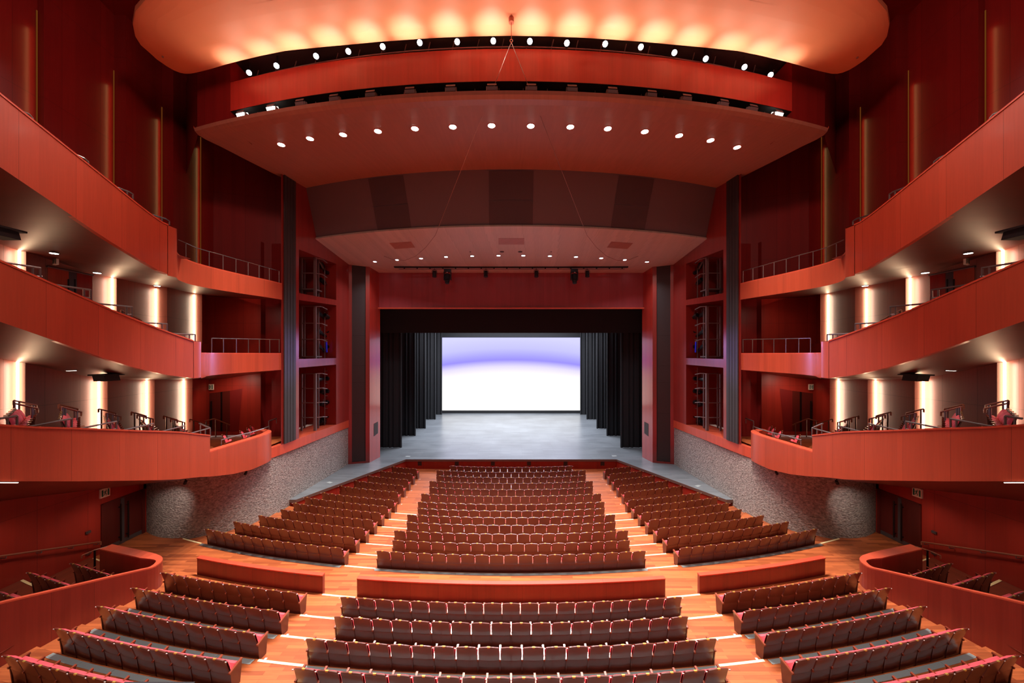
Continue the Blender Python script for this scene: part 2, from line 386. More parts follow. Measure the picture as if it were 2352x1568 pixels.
# side boxes
BOXROWS=((9.73,1.1),(8.69,1.45),(7.65,1.80))
for s in (-1,1):
    for j,(D0,z) in enumerate(BOXROWS):
        R=YC-D0
        for i in range(5):
            x=s*(12.55+.27+i*.53/1.05); th=math.asin(x/R)
            addseat(x,YC-R*math.cos(th),z,th,(i==4) if s>0 else (i==0),'red seat inside the %s side box, %s row, %s from its front wall'%(SIDE[s],onum(j+1),onum(i+1)),'theatre seats in the %s side box'%SIDE[s])
# level one side balcony rows turned to the stage
BALROT=math.radians(40)
BROWS=((-15.7,11.4,6.51),(-15.7,12.6,6.22),(-15.7,13.9,5.83),(-15.7,15.2,5.50),(-15.7,16.7,5.05))
for s in (-1,1):
    for j,(x0,y0,z) in enumerate(BROWS):
        for i in range(5):
            x=x0+(i+.2)*W*math.cos(BALROT); y=y0-(i+.2)*W*math.sin(BALROT)
            addseat(x*(-s),y,z,s*BALROT,(i==4) if s<0 else (i==0),'red seat on the %s lower balcony, %s row from front, %s from wall'%(SIDE[s],onum(6-j),onum(i+1)),'theatre seats on the %s lower balcony'%SIDE[s])
    for i,(x,y,tx) in enumerate(((509,986,17.3),(550,977,18.2),(566,971,18.9),(574,966,19.4))):
        p=at(x,y,tx); z=4.35
        addseat(p[0]*(-s),p[1],z,s*math.radians(55),True,'red single seat on the %s balcony tip, %s nearest the curved front'%(SIDE[s],onum(i+1)),'single seats at the %s balcony tip'%SIDE[s])
SEATS.sort(key=lambda t:t[0])
shared={}
for key,(mb,mat) in SP.items():
    o=mb.build(key.rstrip('LR') if key[-1] in 'LR' else key,M[mat],None,smooth=key in('seat_cushion','back_cushion','back_shell'))
    shared[key]=o.data; bpy.data.objects.remove(o)
def place_seat(t):
    d,x,y,z,r,last,label,group=t
    root=bpy.data.objects.new('theatre_seat',None); root.empty_display_size=.1; COL.objects.link(root); root.location=(x,y,z); root.rotation_euler=(0,0,r)
    tag(root,label,'seat',group)
    for key in ('back_shell','back_cushion','seat_cushion','number_plate'):
        o=bpy.data.objects.new(key,shared[key]); COL.objects.link(o); o.parent=root
    for nm in (('L','R') if last else ('L',)):
        for key in ('armrest','side_panel'):
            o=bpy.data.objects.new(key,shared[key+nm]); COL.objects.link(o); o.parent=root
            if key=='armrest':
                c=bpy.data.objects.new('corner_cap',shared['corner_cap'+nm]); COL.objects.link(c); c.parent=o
for t in SEATS[:300]: place_seat(t)
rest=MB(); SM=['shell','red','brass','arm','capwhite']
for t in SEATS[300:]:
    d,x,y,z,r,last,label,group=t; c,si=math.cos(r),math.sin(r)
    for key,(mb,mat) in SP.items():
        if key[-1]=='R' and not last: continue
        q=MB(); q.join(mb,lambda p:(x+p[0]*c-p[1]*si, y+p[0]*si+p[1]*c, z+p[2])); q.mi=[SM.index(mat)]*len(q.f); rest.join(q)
o=rest.build('theatre_seats',[M[k] for k in SM],None); tag(o,'remaining dark wood and red theatre seats in the rows nearer the stage','seats',kind='stuff')
print('SEATS',len(SEATS),'last individual',SEATS[299][0],SEATS[299][6])
# floor grilles right behind the seat backs
def grille(k, xa, xb, label, zz=None):
    z=(zz if zz else RZ[k+1])+.006; D0=RD[k]+STEP-.03; n=14
    A=[arcP(lerp(xa,xb,i/n),D0,z) for i in range(n+1)]; B=[arcP(lerp(xa,xb,i/n),D0-.14,z) for i in range(n+1)]
    A2=[(p[0],p[1],p[2]-.03) for p in A]; B2=[(p[0],p[1],p[2]-.03) for p in B]
    t=thing('floor_grille',((xa+xb)/2,arcD((xa+xb)/2,D0),z-.03),label,'floor grille','air grilles behind the stalls rows')
    m=MB(); m.strip(A,B,vz=False); m.strip(B,B2); m.strip(A2,A); m.build('grille_plate',M['grille'],t)
    m=MB(); nb=max(2,int(abs(xb-xa)/.95))
    for i in range(nb+1):
        x=lerp(xa,xb,i/nb); y=arcD(x,D0); th=math.asin(x/(YC-D0)); m.box((x,y-.07,z+.004),(.03,.13,.006),th)
    m.build('grille_joint',M['plate'],t)
for k in range(7,18):
    hw=NS[k]*W/2
    if k>=13: grille(k,-hw,hw,'grey floor grille strip behind the centre seats, %s'%('last row before cross aisle' if k==13 else onum(k-13)+' row behind partition'),CZ if k==13 else None)
for s in (-1,1):
    grille(13,s*6.42,s*13.0,'grey floor grille strip behind the last %s front block row'%SIDE[s],CZ)
    for k in (15,16,17): grille(k,s*6.42,s*11.55,'grey floor grille strip behind the %s rear block, %s row'%(SIDE[s],onum(k-13)))
# small white aisle markers
for s in (-1,1):
    for k in list(range(2,14))+[14,15,16,17]:
        x=s*(6.5 if k<7 else 6.2); m=MB(); m.box((x,arcD(x,RD[k])+.22,RZ[k]+.008),(.06,.06,.012))
        tag(m.build('floor_marker',M['capwhite']),'small white floor marker at the %s aisle end of side row %s'%(SIDE[s],onum(k-1)),'floor marker','white aisle floor markers')
# low partitions behind the cross aisle
def partition(xa,xb,D0,z0,z1,label,hinge):
    n=24; th=.13
    t=thing('partition_wall',((xa+xb)/2,arcD((xa+xb)/2,D0),z0),label,'partition','low partitions behind the cross aisle')
    L=lambda D,z:[arcP(lerp(xa,xb,i/n),D,z) for i in range(n+1)]
    m=MB(); m.strip(L(D0,z0),L(D0,z1)); m.strip(L(D0+th,z0),L(D0+th,z1))
    for x in (xa,xb): m.face([arcP(x,D0,z0),arcP(x,D0+th,z0),arcP(x,D0+th,z1),arcP(x,D0,z1)])
    m.build('panel',M['partition'],t)
    m=MB(); a,b=D0-.02,D0+th+.02; m.strip(L(a,z1),L(a,z1+.035)); m.strip(L(b,z1),L(b,z1+.035)); m.strip(L(a,z1+.035),L(b,z1+.035),vz=False)
    for x in (xa,xb): m.face([arcP(x,a,z1),arcP(x,b,z1),arcP(x,b,z1+.035),arcP(x,a,z1+.035)])
    m.build('top_cap',M['partcap'],t)
    if hinge:
        for i in range(9):
            x=lerp(xa,xb,(i+1)/10); m=MB(); m.box((x,arcD(x,D0)-.006,z1-.02),(.1,.015,.03),math.asin(x/(YC-D0))); m.build('hinge',M['doorsteel'],t)
partition(-5.03,5.03,11.5,1.03,1.66,'long low red wood partition in front of the centre rear seats',False)
for s in (-1,1): partition(s*6.23,s*11.29,11.5,1.03,1.66,'low red wood partition with hinges in front of the %s rear block'%SIDE[s],True)
# ------------------------------------------------------------------ stage
SZ=.88
st=MB(); out=[(-12.03,20.2),(-8.16,27.98),(8.16,27.98),(12.03,20.2),(12.5,20.2),(12.1,26.8),(10.5,28.6),(14,29.5),(14,52),(-14,52),(-14,29.5),(-10.5,28.6),(-12.1,26.8),(-12.5,20.2)]
T=thing('stage',(0,28,0),'grey boarded stage with angled apron in front of the screen','stage')
bot=[(x,y,SZ) for x,y in out]
m=MB()
for q in (((-8.16,27.98),(8.16,27.98),(10.5,28.6),(-10.5,28.6)),((-10.5,28.6),(10.5,28.6),(14,29.5),(-14,29.5)),((-14,29.5),(14,29.5),(14,52),(-14,52)),
          ((-12.5,20.2),(-12.03,20.2),(-8.16,27.98),(-12.1,26.8)),((-12.1,26.8),(-8.16,27.98),(-10.5,28.6)),((12.5,20.2),(12.1,26.8),(8.16,27.98),(12.03,20.2)),((12.1,26.8),(10.5,28.6),(8.16,27.98))):
    m.face([(x,y,SZ) for x,y in q])
m.build('boards',M['stage'],T)
edge=[(-12.5,20.2),(-12.03,20.2),(-8.16,27.98),(8.16,27.98),(12.03,20.2),(12.5,20.2)]
m=MB(); E=[(x,y-.02) for x,y in edge]
m.strip([(x,y,SZ+.004) for x,y in E],[(x,y,SZ-.16) for x,y in E]); m.strip([(x,y-.0,SZ-.16) for x,y in E],[(x,y+.15,SZ-.16) for x,y in E]); m.build('front_lip',M['stagelip'],T)
m=MB(); E=[(x,y+.1) for x,y in edge]; m.strip([(x,y,0) for x,y in E],[(x,y,SZ-.1) for x,y in E]); m.build('front_panel',M['wall'],T)
for i,x in enumerate((964,1049,1132,1215,1299,1384)):
    p=at(x,1064,28.05); m=MB(); m.box((p[0],28.07,.52),(.3,.03,.3)); m.build('vent',M['slat'],T)
for lab,(x,y) in (('downstage left centre',(937,1048)),('left apron strip',(757,1108)),('downstage right centre',(1411,1047)),('right apron strip',(1603,1116))):
    p=atZ(x,y,SZ); m=MB(); m.box((p[0],p[1],SZ+.006),(.36,.22,.012),0 if 'down' in lab else (-.5 if x<CX else .5))
    tag(m.build('floor_plate',M['plate']),'small pale floor plate set in the stage, %s'%lab,'floor plate')
# black stage house
m=MB(); 
m.face([(-16,53,0),(16,53,0),(16,53,20),(-16,53,20)]); struct('wall_back',m,M['black'])
for s in (-1,1):
    m=MB(); m.face([(s*15,28.7,0),(s*15,53,0),(s*15,53,20),(s*15,28.7,20)]); m.face([(s*10.4,28.62,12.5),(s*15,28.62,12.5),(s*15,28.62,0),(s*10.4,28.62,0)]); struct('wall_'+SIDE[s],m,M['black'])
m=MB(); m.face([(-16,28.7,19.5),(16,28.7,19.5),(16,53,19.5),(-16,53,19.5)]); struct('ceiling',m,M['black'])
# projection screen
T=thing('projection_screen',(0,50,SZ),'large white and violet lit screen at the back of the stage','screen')
m=MB(); m.face([(-9.75,50,1.27),(9.9,50,1.27),(9.9,50,11.4),(-9.75,50,11.4)]); m.build('screen_cloth',screenmat('screen_light',1.27-.88,11.4-.88),T)
m=MB(); m.box((0,49.95,1.06),(20.4,.12,.36)); m.build('ground_row',M['black'],T)
# drapes
def drape(xa,xb,D,z0,z1,label,folds,amp=.06):
    m=MB(); n=folds*8
    A=[(lerp(xa,xb,i/n),D+amp*math.sin(2*PI*folds*i/n)+.05*math.sin(5.1*i),z0) for i in range(n+1)]
    B=[(p[0],D+(p[1]-D)*.8,z1) for p in A]; m.strip(A,B)
    o=m.build('stage_curtain',M['drape'],None,smooth=True); tag(o,label,'curtain','black stage drapes'); return o
for s in (-1,1):
    for i,(px,D,w) in enumerate(((923,31.45,4.2),(955,36.0,3.0),(978,39.6,3.0),(1001,45.2,3.0),(1015.5,48.8,3.0))):
        xi=(px-CX)*D/F; xo=xi-w
        drape(-s*xo,-s*xi,D,SZ+.02,13.2,'black stage curtain leg, %s side, %s from the front'%(SIDE[s],onum(i+1)),7 if i else 9)
for D,z,l in ((31.1,10.85,'wide black border curtain hanging across the top of the stage opening, in front'),(49.2,11.3,'black border curtain just above the lit screen')):
    m=MB(); m.box((0,D,(z+14)/2),(24,.06,14-z)); tag(m.build('border_curtain',M['drape']),l,'curtain')
# ------------------------------------------------------------------ proscenium piers, header, canopy
for s in (-1,1):
    T=thing('proscenium_pier',(s*11.3,27,SZ),'red wood proscenium pier with dark speaker grille, %s of the stage'%SIDE[s],'pier')
    pts=[(-12.05,26.71),(-10.63,27.14),(-10.37,28.6)]; z0,z1=SZ,15.75
    G=lambda t,z:(lerp(-12.05,-10.63,t),lerp(26.71,27.14,t),z)
    g0,g1=.175,.81
    m=MB()
    for a,b in ((0,g0),(g1,1)): m.strip([mir(G(a,z0),s),mir(G(b,z0),s)],[mir(G(a,z1),s),mir(G(b,z1),s)])
    m.strip([mir(G(g0,z0),s),mir(G(g1,z0),s)],[mir(G(g0,z0+.14),s),mir(G(g1,z0+.14),s)])
    m.build('front_face',M['pier'],T)
    m=MB(); m.strip([mir((-10.63,27.14,z0),s),mir((-10.37,28.6,z0),s)],[mir((-10.63,27.14,z1),s),mir((-10.37,28.6,z1),s)]); m.build('reveal',M['reveal'],T)
    m=MB(); off=.05
    Gq=lambda t,z:mir((G(t,z)[0]-.0,G(t,z)[1]+off,z),s)
    zs=[z0+.14,4.6,6.9,8.15,10.4,z1]
    for a,b in zip(zs[:-1],zs[1:]): m.strip([Gq(g0,a+.004),Gq(g1,a+.004)],[Gq(g0,b-.004),Gq(g1,b-.004)])
    for t in (g0,g1): m.face([Gq(t,z0+.14),mir(G(t,z0+.14),s),mir(G(t,z1),s),Gq(t,z1)])
    m.build('speaker_grille',M['grillecloth'],T)
    m=MB(); p0=atX(857,970,-10.53); 
    zc=lambda y:EYE-(y-CY)*27.7/F
    R=lambda t,z:mir((lerp(-10.63,-10.37,t)+.012,lerp(27.14,28.6,t),z),s)
    m.face([R(.38,zc(1002)),R(.78,zc(998)),R(.78,zc(971)),R(.38,zc(973))]); m.build('vent',M['grillecloth'],T)
m=MB(); m.strip([(-10.45,28.45,12.58),(10.45,28.45,12.58)],[(-10.45,28.45,15.55),(10.45,28.45,15.55)]); 
struct('wall_front',m,M['header'])
m=MB(); m.box((0,28.45,12.63),(20.9,.3,.1)); trim(m,M['cap'])
# lower canopy over the apron
CL,CZ0,CB,CZ1=20.3,16.19,28.45,15.42
def canz(D0): return lerp(CZ0,CZ1,(D0-CL)/(CB-CL))
T=thing('canopy',(0,24,15.4),'pale wood canopy over the stage apron with small downlights','ceiling canopy')
m=MB(); n=32; prev=None
rows=[]
for j in range(9):
    t=j/8; xl=lerp(12.35,10.6,t) if t<.75 else lerp(lerp(12.35,10.6,.75),10.45,(t-.75)/.25)
    xl=lerp(12.3,12.05,t/.75) if t<.75 else lerp(12.05,10.45,(t-.75)/.25)
    row=[]
    for i in range(n+1):
        X=lerp(-xl,xl,i/n); Da=arcD(X,CL); D=lerp(Da,CB,t); row.append((X,D,lerp(CZ0,CZ1,t)+.12*math.sin(PI*t)*0))
    rows.append(row)
for a,b in zip(rows[:-1],rows[1:]): m.strip(a,b,vz=False)
m.build('soffit',M['canopy'],T,smooth=True)
m=MB(); m.strip(rows[0],[(p[0],p[1]+.03,p[2]+.1) for p in rows[0]]); m.build('front_edge',M['canopy'],T)
def canhit(x,y):
    D=22.0
    for _ in range(60):
        X=(x-CX)*D/F; Da=arcD(X,CL); t=max(0,min(1,(D-Da)/(CB-Da))); z=lerp(CZ0,CZ1,t); D=(z-EYE)*F/(CY-y)
    return ((x-CX)*D/F,D,z)
def canpatch(px,dz=.012): return [(p[0],p[1],p[2]-dz) for p in (canhit(*q) for q in px)]
for lab,px in (('centre',((1145,547),(1204,547),(1204,561),(1145,561))),('left',((894,558),(944,554.5),(954,568),(907,571.5))),('right',((1454,558),(1404,554.5),(1394,568),(1441,571.5)))):
    m=MB(); m.prism(canpatch(px),(0,0,.01)); tag(m.build('ceiling_panel',M['reflector']),'flat brown access panel in the canopy, %s one'%lab,'ceiling panel')
def downlight(name,p,r,label,group,mat='lamp',trimmat='lampgrey',cat='downlight'):
    T=thing(name,p,label,cat,group)
    m=MB(); m.cyl((p[0],p[1],p[2]),(p[0],p[1],p[2]-.03),r*1.18,r*1.18,16); m.build('trim_ring',M[trimmat],T)
    m=MB(); m.cyl((p[0],p[1],p[2]-.03),(p[0],p[1],p[2]-.035),r,r,16); m.build('lens',M[mat],T)
for i,(x,y) in enumerate(((861,600),(912,596),(967,592.5),(1024.5,589),(1084.5,587),(1145,586),(1202,586),(1263,587),(1323,589),(1381,592),(1435,596),(1486,600.5))):
    p=canhit(x,y); downlight('downlight',p,.12,'small bright downlight in the canopy, %s from left'%onum(i+1),'downlights in the canopy','lampcool')
    spot('canopy_lamp_%d'%i,(p[0],p[1],p[2]-.06),(p[0],p[1]-2.5,0),700,125,.8,(.92,.93,1))
for i,(x,y,r) in enumerate(((1153,578,.14),(1195,578,.14),(1080,578,.05),(1266,578,.05))):
    p=canhit(x,y); m=MB(); m.cyl(p,(p[0],p[1],p[2]-.02),r,r,14); tag(m.build('ceiling_port',M['darker']),('wide' if r>.1 else 'tiny')+' dark round port in the canopy, %s of the axis'%('left' if x<CX else 'right'),'ceiling port')
# lighting bar below canopy
T=thing('lighting_bar',(0,27.1,15.5),'long thin dark lighting bar hung under the canopy','lighting bar')
zb=EYE+(CY-618)*27.1/F
m=MB(); m.box((0,27.1,EYE+(CY-611.5)*27.1/F),(17.5,.25,.2)); m.build('track',M['black'],T)
m=MB(); m.tube([(-8.4,27.05,zb),(8.5,27.05,zb)],.03,8); m.build('pipe',M['scaff'],T)
for i in range(18):
    x=-8+i*.96; m=MB(); m.box((x,27.08,zb+.12),(.1,.05,.26)); m.build('hanger',M['black'],T)
def can_light(x,y,label):
    p=at(x,y,27.0); T=thing('stage_spotlight',(p[0],p[1],zb),label,'spotlight','spotlights on the lighting bar')
    m=MB(); m.cyl((p[0],27.05,p[2]+.22),(p[0],26.95,p[2]-.22),.14,.16,14); m.build('housing',M['lampbody'],T,smooth=False)
    m=MB(); m.tube([(p[0]-.18,27,p[2]),(p[0]-.18,27,p[2]+.25),(p[0],27,p[2]+.34),(p[0]+.18,27,p[2]+.25),(p[0]+.18,27,p[2])],.015,6); m.build('yoke',M['lampbody'],T)
    m=MB(); m.tube([(p[0],27,p[2]+.34),(p[0],27.05,zb+.03)],.03,6); m.build('clamp',M['lampbody'],T)
for i,(x,y) in enumerate(((998,629),(1116,629),(1232,629),(1349,629))): can_light(x,y,'dark cylindrical spotlight on the lighting bar, %s from left'%onum(i+1))
def mover(x,y,label):
    p=at(x,y,27.0); T=thing('moving_head_light',(p[0],27,zb),label,'moving light','moving lights on the lighting bar')
    m=MB(); m.box((p[0],27,zb-.14),(.5,.36,.22)); m.build('base',M['lampbody'],T)
    m=MB()
    for q in (-1,1): m.prism([(p[0]+q*.25-.03,26.85,zb-.25),(p[0]+q*.25-.03,27.15,zb-.25),(p[0]+q*.25-.03,27.1,zb-.85),(p[0]+q*.25-.03,26.9,zb-.85)],(.06,0,0))
    m.build('yoke',M['lampbody'],T)
    m=MB(); m.cyl((p[0],27.05,zb-.45),(p[0],26.85,zb-.9),.22,.19,14); m.cyl((p[0],26.85,zb-.9),(p[0],26.8,zb-1.12),.17,.15,14); m.build('head',M['black'],T)
    m=MB(); m.box((p[0],26.8,zb-.3),(.07,.02,.04)); m.build('indicator',M['capwhite'],T)
mover(1028,633,'large black moving head light on the lighting bar, left one'); mover(1319,633,'large black moving head light on the lighting bar, right one')
# dark curved wall above the canopy with cloth panels
DW0,DW1,DZ0,DZ1=20.45,19.4,16.2,18.95
def dwp(X0,t,off=0): 
    D0=lerp(DW0,DW1,t)-off; return (X0,arcD(X0,D0),lerp(DZ0,DZ1,t))
m=MB(); n=32; m.strip([dwp(lerp(-12.4,12.4,i/n),0) for i in range(n+1)],[dwp(lerp(-12.4,12.4,i/n),1) for i in range(n+1)]); struct('wall_upper_front',m,M['dark'])
for lab,(a0,b0,a1,b1) in (('centre',(-1.24,1.22,-1.2,1.2)),('left',(-7.85,-5.75,-8.05,-5.95)),('right',(5.75,7.85,5.95,8.05))):
    T=thing('acoustic_panel',dwp((a0+b0)/2,.03),'dark cloth panel on the curved wall above the canopy, %s one'%lab,'wall panel')
    for (t0,t1) in ((.03,.47),(.485,.97)):
        q=lambda u,t:dwp(lerp(lerp(a0,a1,t),lerp(b0,b1,t),u),t,.03)
        m=MB(); m.strip([q(i/6,t0) for i in range(7)],[q(i/6,t1) for i in range(7)]); m.strip([q(i/6,t1) for i in range(7)],[dwp(q(i/6,t1)[0],t1) for i in range(7)]); m.build('cloth',M['darker'],T)
# ------------------------------------------------------------------ big reflector, slots, cloud
T=thing('ceiling_reflector',(0,15,18.5),'wide red wood ceiling reflector with a row of bright downlights','ceiling reflector')
prof=[(19.4,18.93,12.42),(18.3,18.80,12.55),(17.0,18.66,12.75),(15.5,18.52,12.98),(14.2,18.40,13.15),(13.5,18.31,13.25),(13.18,18.30,13.28),(13.02,18.36,13.28),(12.96,18.46,13.28)]
n=40; rows=[[arcP(lerp(-xl,xl,i/n),D0,z) for i in range(n+1)] for D0,z,xl in prof]
m=MB()
for a,b in zip(rows[:-1],rows[1:]): m.strip(a,b,vz=False)
m.build('soffit',M['reflector'],T,smooth=True)
m=MB(); m.strip(rows[-1],[(p[0],p[1]+.3,p[2]+.0) for p in rows[-1]],vz=False); m.build('lip_ledge',M['cap'],T)
for s in (-1,1):
    m=MB(); e=-1 if s>0 else 0
    E=[r[e] for r in rows]; m.strip(E,[(p[0],p[1],p[2]+.1) for p in E]); m.build('end_face',M['cap'],T)
def reflz(D0):
    for (a,za,_),(b,zb_,_) in zip(prof[:-1],prof[1:]):
        if b<=D0<=a: return lerp(zb_,za,(D0-b)/(a-b))
    return 18.45
def reflhit(x,y):
    z=18.5
    for _ in range(30):
        p=atZ(x,y,z); D0=YC-math.hypot(p[0],YC-p[1]); z=reflz(D0)
    return p
for i,(x,y) in enumerate(((646,331),(712,317),(788,308),(868,300),(953,294),(1040,290),(1129,287),(1219,288),(1310,290),(1396,294),(1481,301),(1560,310),(1632,321),(1693,337))):
    p=reflhit(x,y); downlight('ceiling_downlight',p,.145,'bright round downlight in the big ceiling reflector, %s from left'%onum(i+1),'downlights in the big reflector','lamp','cap')
    spot('house_lamp_%d'%i,(p[0],p[1],p[2]-.07),(p[0]*.93,p[1]-.6,0),5800,74,.75,(1,.92,.83))
BD=13.3
L=lambda xa,xb,D0,z,n=24:[arcP(lerp(xa,xb,i/n),D0,z) for i in range(n+1)]
m=MB(); m.strip(L(-11.62,11.62,BD,19.05),L(-11.62,11.62,BD,20.24)); m.strip(L(-11.62,11.62,BD,20.24),L(-11.62,11.62,BD+.5,20.24),vz=False); 
m.strip(L(-13.6,13.6,BD,21.25),L(-13.6,13.6,BD,23.4))
struct('wall_upper_band',m,M['band'])
for s in (-1,1):
    m=MB(); m.strip(L(s*11.62,s*13.5,BD,18.4,6),L(s*11.62,s*13.5,BD,22.5,6)); m.face([arcP(s*11.62,BD,18.4),arcP(s*11.62,BD+1.2,18.4),arcP(s*11.62,BD+1.2,21.3),arcP(s*11.62,BD,21.3)])
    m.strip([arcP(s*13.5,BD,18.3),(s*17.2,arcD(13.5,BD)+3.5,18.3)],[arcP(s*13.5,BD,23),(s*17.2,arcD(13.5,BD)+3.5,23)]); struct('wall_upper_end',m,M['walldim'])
m=MB(); m.strip(L(-12,12,BD+1.3,18.55),L(-12,12,BD+1.3,23)); m.strip(L(-12,12,BD+.25,18.47),L(-12,12,BD+1.3,18.56)); m.strip(L(-12,12,BD,21.4),L(-12,12,BD+1.3,21.4)); m.strip(L(-11.62,11.62,BD+.02,19.05),L(-11.62,11.62,BD+1.3,19.05),vz=False); struct('wall_upper_cavity',m,M['black'])
T=thing('ceiling_catwalk_rail',(0,14,20.5),'dim pipes and struts inside the upper light slot','pipe rail')
m=MB(); m.tube(L(-11.5,11.5,BD+.75,20.95),.025,5); m.tube(L(-11.5,11.5,BD+.9,20.6),.02,5); m.build('pipe',M['scaff'],T)
for i in range(24):
    x=-11.2+i*.97; m=MB(); a=arcP(x,BD+.8,20.3); m.tube([a,(a[0]+.25,a[1],a[2]+1.0)],.02,5); m.build('strut',M['scaff'],T)
# slot two: house lights toward the audience
for i,(x,y) in enumerate(((572,167),(635,151),(726,129),(800,118),(879,107),(964,98),(1050,96),(1133,94),(1217,95),(1302,99),(1390,101),(1472,108),(1549,121),(1621,135),(1710,154),(1770,172))):
    p=atArc(x,y,13.62); T=thing('slot_light',p,'round bright house light in the upper slot under the cloud, %s from left'%onum(i+1),'house light','house lights in the upper slot')
    d=(-p[0]*.045,-.8,-.45); ln=math.sqrt(sum(k*k for k in d)); d=tuple(k/ln for k in d)
    q=tuple(p[k]-d[k]*.35 for k in range(3))
    m=MB(); m.cyl(q,p,.09,.11,14); m.build('housing',M['lampbody'],T)
    m=MB(); e=tuple(p[k]+d[k]*.01 for k in range(3)); m.cyl(p,e,.095,.095,14); m.build('lens',M['lampcool'],T)
    m=MB(); m.tube([(q[0],q[1],q[2]),(q[0],q[1],q[2]+.5)],.02,5); m.build('bracket',M['lampbody'],T)
    e=tuple(p[k]+d[k]*.05 for k in range(3)); spot('slot_lamp_%d'%i,e,(p[0]*1.0,0,6.5),560,120,.9,(1,.9,.8),.1)
# slot one: floods lighting the cloud from below
FL=((557,265),(626,250),(692,236),(770,222),(853,214),(943,203),(1036,200),(1130,199),(1220,200),(1313,204),(1405,210),(1495,216),(1575,229),(1660,240),(1727,254),(1785,270))
for i,(x,y) in enumerate(FL):
    p=atArc(x,y,13.25); lit=i in (0,1,15)
    T=thing('flood_light',(p[0],p[1],18.62),'%s floodlight tipped up on the lower slot ledge, %s from left'%('glowing' if lit else 'grey',onum(i+1)),'floodlight','floodlights on the lower slot ledge')
    rz=math.asin(p[0]/(YC-13.25))
    m=MB(); m.box((p[0],p[1],18.74),(.36,.24,.11),rz,0,.5); m.build('housing',M['lampgrey'] if not lit else M['floodglow'],T)
    m=MB()
    for q in (-1,1): m.box((p[0]+q*.2*math.cos(rz),p[1]+q*.2*math.sin(rz),18.70),(.015,.14,.16),rz)
    m.build('bracket',M['lampgrey'],T)
    m=MB(); m.box((p[0],p[1]-.12,18.80),(.34,.02,.1),rz,0,-.5); m.build('visor',M['scaff'],T)
    spot('flood_lamp_%d'%i,(p[0]*.978,p[1]-.34,18.86),(p[0]*.966,p[1]-.78,20.4),FLOODW,62,1.0,(1,.93,.88),.06)
    spot('flood_wide_%d'%i,(p[0]*.978,p[1]-.36,18.84),(p[0]*.955,p[1]-1.9,20.4),85,128,1.0,(1,.80,.62),.08)
m=MB(); m.tube(L(-11.4,11.4,BD+.2,18.80),.012,5)
T=thing('slot_guard_rail',(0,13.5,18.6),'thin dark guard rail along the lower light slot','guard rail'); m.build('rail',M['scaff'],T)
for i in range(26):
    x=-11.3+i*.904; a=arcP(x,BD+.2,18.6); m=MB(); m.tube([a,(a[0],a[1],a[2]+.33)],.012,5); m.build('post',M['scaff'],T)
# cloud
cl=[(336,0),(311.6,27.5),(306,57),(311.6,84.4),(324,104),(341,119),(361,137),(382,151.5),(398,161),(413,167),(425,169.5),(437,169.4),(458,165),(482,159),(515,149),(551,139.5),(600,128),(654,117),(725,109.5),(800,102.6),(870,96),(940,91),(1010,86.5),(1090,83.5),(1174,82)]
ZC=20.3
left=[atZ(x,y,ZC) for x,y in cl]
near=[(0,8.4,ZC),(-2.5,8.5,ZC),(-5,8.9,ZC),(-7.5,9.5,ZC),(-9.6,10.25,ZC),(-10.8,10.9,ZC)]
half=near+left                                           # from near centre, out left, to far centre
outl=half+[(-p[0],p[1],p[2]) for p in half[-2:0:-1]]
T=thing('ceiling_cloud',(0,10.6,20.3),'large peach ceiling cloud with rounded ends, lit from below','ceiling cloud')
def ring(t,dz):
    R=[]
    for p in outl:
        X=p[0]*(1-.0)  ; sx=max(-11.2,min(11.2,p[0]*.9)); c=(sx,arcD(sx,10.75),0)
        R.append((lerp(p[0],c[0],t),lerp(p[1],c[1],t),ZC+dz))
    return R
m=MB(); rs=[ring(-.012,.2),ring(-.018,.08),ring(-.008,.015),ring(.02,0.0),ring(.1,-.03),ring(.25,-.07),ring(.5,-.11),ring(.8,-.13),ring(1.0,-.13)]
for a,b in zip(rs[:-1],rs[1:]): m.strip(a+[a[0]],b+[b[0]])
m.build('underside',M['cloud'],T,smooth=True)
m=MB(); m.strip(rs[0]+[rs[0][0]],[(p[0],p[1],p[2]+.02) for p in ring(1.0,.2)]+[(ring(1.0,.2)[0][0],ring(1.0,.2)[0][1],ZC+.22)]); m.build('top_skin',M['cloud'],T)
for lab,x,y in (('left',374,126),('right',1969,128)):
    p=atZ(x,y,ZC); m=MB(); m.cyl((p[0],p[1],ZC+.02),(p[0],p[1],ZC-.1),.04,.03,8); tag(m.build('sprinkler',M['cable']),'tiny sprinkler head at the %s end of the ceiling cloud'%lab,'sprinkler')
# hanging cable
T=thing('suspension_cable',(0,12.02,19.45),'thin hanging wire with ring splitting into two long wires toward the canopy','cable')
a=at(1174.5,40,12.05)
m=MB(); m.cyl((a[0],a[1],20.26),(a[0],a[1],20.05),.09,.09,12); m.build('anchor',M['ringpink'],T)
m=MB(); m.tube([(a[0],a[1],20.06),(a[0],a[1],19.5)],.01,5); m.build('drop_wire',M['ringpink'],T)
m=MB()
for i in range(12):
    t0,t1=2*PI*i/12,2*PI*(i+1)/12; m.cyl((a[0]+.045*math.cos(t0),a[1],19.45+.05*math.sin(t0)),(a[0]+.045*math.cos(t1),a[1],19.45+.05*math.sin(t1)),.013,.013,5)
m.build('ring',M['ringpink'],T)
for s in (-1,1):
    P=[(a[0],a[1],19.4),at(1000,540,20.3),at(978,568,22),at(955,588,23),at(930,598,23.8),at(905,597,24.3),canhit(882,588)]
    m=MB(); m.tube([P[0]]+[mir(p,s) for p in P[1:]],.011,5); m.build('wire',M['cable'],T)
# high dark ceiling
m=MB(); m.face([(-22,-4,23.4),(22,-4,23.4),(22,22,23.4),(-22,22,23.4)]); struct('ceiling',m,M['walldim'])
